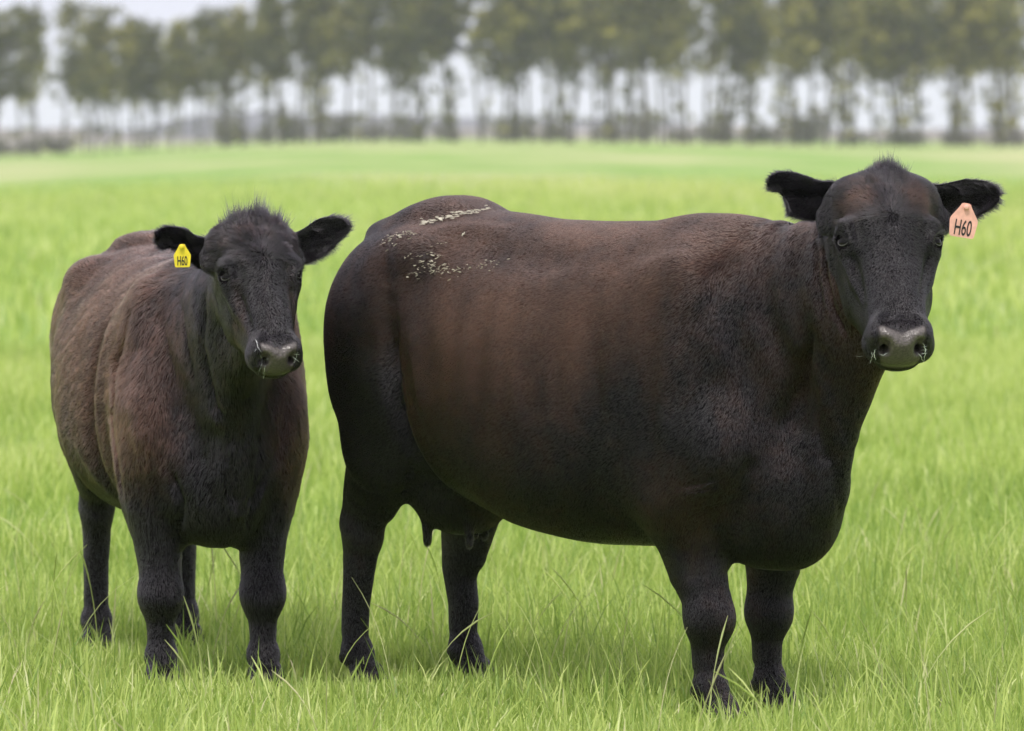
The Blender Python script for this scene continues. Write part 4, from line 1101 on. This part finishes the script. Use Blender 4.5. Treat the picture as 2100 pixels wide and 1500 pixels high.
if 'notree' not in DEV:
    r = np.random.default_rng(99)
    variants = [tree_variant(200 + i, 15.5, *[(1.3, .6, .40), (1.6, .4, .34), (1.0, 1.3, .52), (1.4, .7, .44), (1.1, 1.5, .48)][i % 5]) for i in range(12)]
    def plant(px, D, H, vi, rot, lab, grp, name="gum_tree"):
        x = (px - 1050) / F_PX * D
        t = bpy.data.objects.new(name, None); COL.objects.link(t); t.location = (x, D, float(terrain(x, D)) - .1); t.rotation_euler = (0, 0, rot)
        sc_ = H / 15.5; t.scale = (sc_ * 1.0, sc_ * 1.0, sc_)
        tag(t, lab, "gum tree", grp)
        tm, cm = variants[vi]
        link("trunk", tm, t); link("crown", cm, t)
    front = []; px = -60.
    while px < 2170: front.append(px); px += r.choice([r.uniform(14, 26), r.uniform(26, 42), r.uniform(42, 66)])
    def height(px):
        base = np.interp(px, [-60, 60, 130, 240, 330, 420, 520, 640, 900, 1500, 2200], [12.5, 14.2, 15.5, 13.2, 12.2, 13.4, 15, 16.5, 17.5, 18.5, 18])
        return float(base * r.uniform(.94, 1.06))
    hs = [height(p) for p in front]
    desc = []
    for p, h in zip(front, hs):
        desc.append("short gum tree with whole crown" if h < 13.3 else "mid-height gum tree, crown near-whole" if h < 15.6 else "tall gum tree with cropped crown")
    labs = name_row(front, desc, "front-row")
    for i, (p, h) in enumerate(zip(front, hs)):
        plant(p, 545 + r.uniform(-3, 3), h, int(r.integers(12)), r.uniform(0, 6.28), labs[i], "gum trees in the front row of the windbreak")
    back = []; px = -50.
    while px < 2160: back.append(px); px += r.uniform(60, 130)
    labs = name_row(back, ["paler gum tree behind the others"] * len(back), "back-row")
    for i, p in enumerate(back):
        plant(p, 566 + r.uniform(-4, 4), height(p) * r.uniform(.92, 1.02), int(r.integers(12)), r.uniform(0, 6.28), labs[i], "gum trees in the back row of the windbreak")
    # scrub under and beyond the row
    def shrub_mesh(seed):
        r = np.random.default_rng(seed); P, S_, R_ = [], [], []
        VV, QQ, b = [], [], 0
        for k in range(26):
            a = r.uniform(0, 6.28); q = r.random() ** .6; c = np.array([math.cos(a) * q * .85, math.sin(a) * q * .85, .15 + .72 * r.random() * (1 - .6 * q * q)])
            v, qq = tube_mesh([(0, 0, -.05), c * [.5, .5, .6], c], [.03, .018, .006], 5); VV.append(v); QQ.append(qq + b); b += len(v)
            n = 34; d = r.normal(size=(n, 3)); d /= np.linalg.norm(d, axis=1, keepdims=True); P.append(c + d * .30 * r.random((n, 1)) ** .5); S_.append(r.uniform(.05, .10, n)); R_.append(np.clip(.4 + .2 * r.normal() + .12 * r.normal(size=n), 0, 1))
        P, S_, R_ = map(np.concatenate, (P, S_, R_)); n = len(P)
        u = r.normal(size=(n, 3)); u /= np.linalg.norm(u, axis=1, keepdims=True); w = np.cross(u, r.normal(size=(n, 3))); w /= np.linalg.norm(w, axis=1, keepdims=True); u *= S_[:, None]; w *= S_[:, None] * .6
        V = np.stack([P - u, P - w, P + u, P + w], 1).reshape(-1, 3); Q = (np.arange(n) * 4)[:, None] + np.arange(4)
        sm = mesh_np("stems", np.concatenate(VV), np.concatenate(QQ)); sm.materials.append(BARK)
        cm = mesh_np("foliage", V, Q, False); fattr(cm, "rnd", np.repeat(R_, 4)); cm.materials.append(SCRUB)
        return sm, cm
    sv = [shrub_mesh(300 + i) for i in range(4)]
    # px, width px, height px, distance
    SH = [(-15, 90, 30, 600), (55, 60, 20, 605), (118, 84, 34, 600), (470, 74, 58, 640), (545, 50, 34, 650), (592, 70, 66, 640), (684, 92, 58, 640), (768, 60, 36, 650), (838, 88, 40, 640), (915, 60, 46, 640), (1052, 90, 48, 650), (1130, 66, 34, 640), (1250, 74, 38, 640),
          (1322, 64, 58, 640), (1400, 46, 22, 640), (1474, 84, 56, 640), (1560, 76, 34, 640), (1655, 124, 66, 640), (1752, 66, 22, 610), (1846, 96, 30, 610), (1958, 78, 24, 610), (2062, 100, 28, 610)]
    sl = name_row([s[0] for s in SH], [("broad rounded grey-brown windbreak shrub" if s[1] > 90 else "tall dark windbreak shrub" if s[2] > 58 else "low grey-brown windbreak shrub") for s in SH], "shrub")
    for i, (p, w, h, D) in enumerate(SH):
        x = (p - 1050) / F_PX * D; t = bpy.data.objects.new("shrub", None); COL.objects.link(t); t.location = (x, D, float(terrain(x, D)) - .1); t.rotation_euler = (0, 0, r.uniform(0, 6))
        t.scale = (w / F_PX * D * .58, w / F_PX * D * .58, (h + 12) / F_PX * D * 1.0)
        tag(t, sl[i].replace("shrub trunk", "one"), "shrub", "shrubs below the windbreak")
        sm, cm = sv[i % 4]; link("stems", sm, t); link("foliage", cm, t)

# ------------------------------------------------------------------ hills far behind, wooded
def ridge(name, D, prof, depth, col, lab, seed):
    xs = np.linspace(-.16, .16, 260) * D; px = xs / D * F_PX + 1050
    zt = CAM_H + (HORIZON - np.interp(px, [p[0] for p in prof], [p[1] for p in prof])) / F_PX * D
    r = np.random.default_rng(seed)
    zt = zt + D * .00045 * hillnoise(xs / D * 100, xs * 0, 4.0, seed)
    rows = []
    for k, (f, hfrac) in enumerate([(0, -.02), (.15, .35), (.4, .75), (.7, .97), (1, 1.0), (1.5, .6), (2.2, -.1)]):
        z = zt * hfrac + D * .0002 * hillnoise(xs / D * 100, xs * 0 + k * 3, 7.0, seed + k) * (0 < k < 6) - (1.5 if k in (0, 6) else 0)
        rows.append(np.stack([xs, np.full_like(xs, D + (f - 1) * depth), z], 1))
    V = np.concatenate(rows); n = len(xs); i, j = np.meshgrid(np.arange(len(rows) - 1), np.arange(n - 1), indexing='ij'); a = i * n + j
    Q = np.stack([a, a + 1, a + n + 1, a + n], -1).reshape(-1, 4)
    M = Mat(name); M.set(Base_Color=M.ramp(M.noise(.02, 6), [(.35, tuple(c * .7 for c in col)), (.65, tuple(c * 1.3 for c in col))]), Roughness=1.0); M.b.inputs["Specular IOR Level"].default_value = .05
    o = link(name, mesh_np(name, V, Q), None, M.m); tag(o, lab, "hills", kind="structure")
ridge("hills", 1250, [(-300, 262), (380, 262), (425, 244), (470, 234), (700, 230), (850, 240), (1000, 244), (1250, 240), (1340, 246), (1380, 262), (1600, 266), (2500, 262)], 240, (.15, .15, .175), "low wooded hills, hazy blue, seen through the windbreak trunks", 5)  # pale blue-grey base colour has part of the distance haze painted in
ridge("far_hills", 900, [(-300, 268), (100, 262), (230, 280), (420, 284), (500, 276), (1300, 262), (1500, 256), (1700, 270), (2500, 264)], 90, (.22, .20, .19), "low brown rise of far paddocks behind the windbreak", 9)

# ------------------------------------------------------------------ haze
if 'nohaze' not in DEV:
    hv = [(x, y, z) for x in (-620, 620) for y in (-25, 3100) for z in (-4, 34)]
    me = bpy.data.meshes.new("haze"); me.from_pydata(hv, [], [(0, 1, 3, 2), (4, 6, 7, 5), (0, 4, 5, 1), (2, 3, 7, 6), (0, 2, 6, 4), (1, 5, 7, 3)])
    hm = bpy.data.materials.new("haze"); hm.use_nodes = True; t_ = hm.node_tree; t_.nodes.clear()
    ou = t_.nodes.new("ShaderNodeOutputMaterial"); pv = t_.nodes.new("ShaderNodeVolumePrincipled")
    pv.inputs["Color"].default_value = (.90, .90, 1, 1); pv.inputs["Density"].default_value = .00021; pv.inputs["Anisotropy"].default_value = .2
    t_.links.new(pv.outputs[0], ou.inputs["Volume"])
    h = link("haze", me, None, hm); tag(h, "thin pale haze over the paddock", "haze", kind="stuff")
    hm.cycles.homogeneous_volume = True if hasattr(hm.cycles, "homogeneous_volume") else None
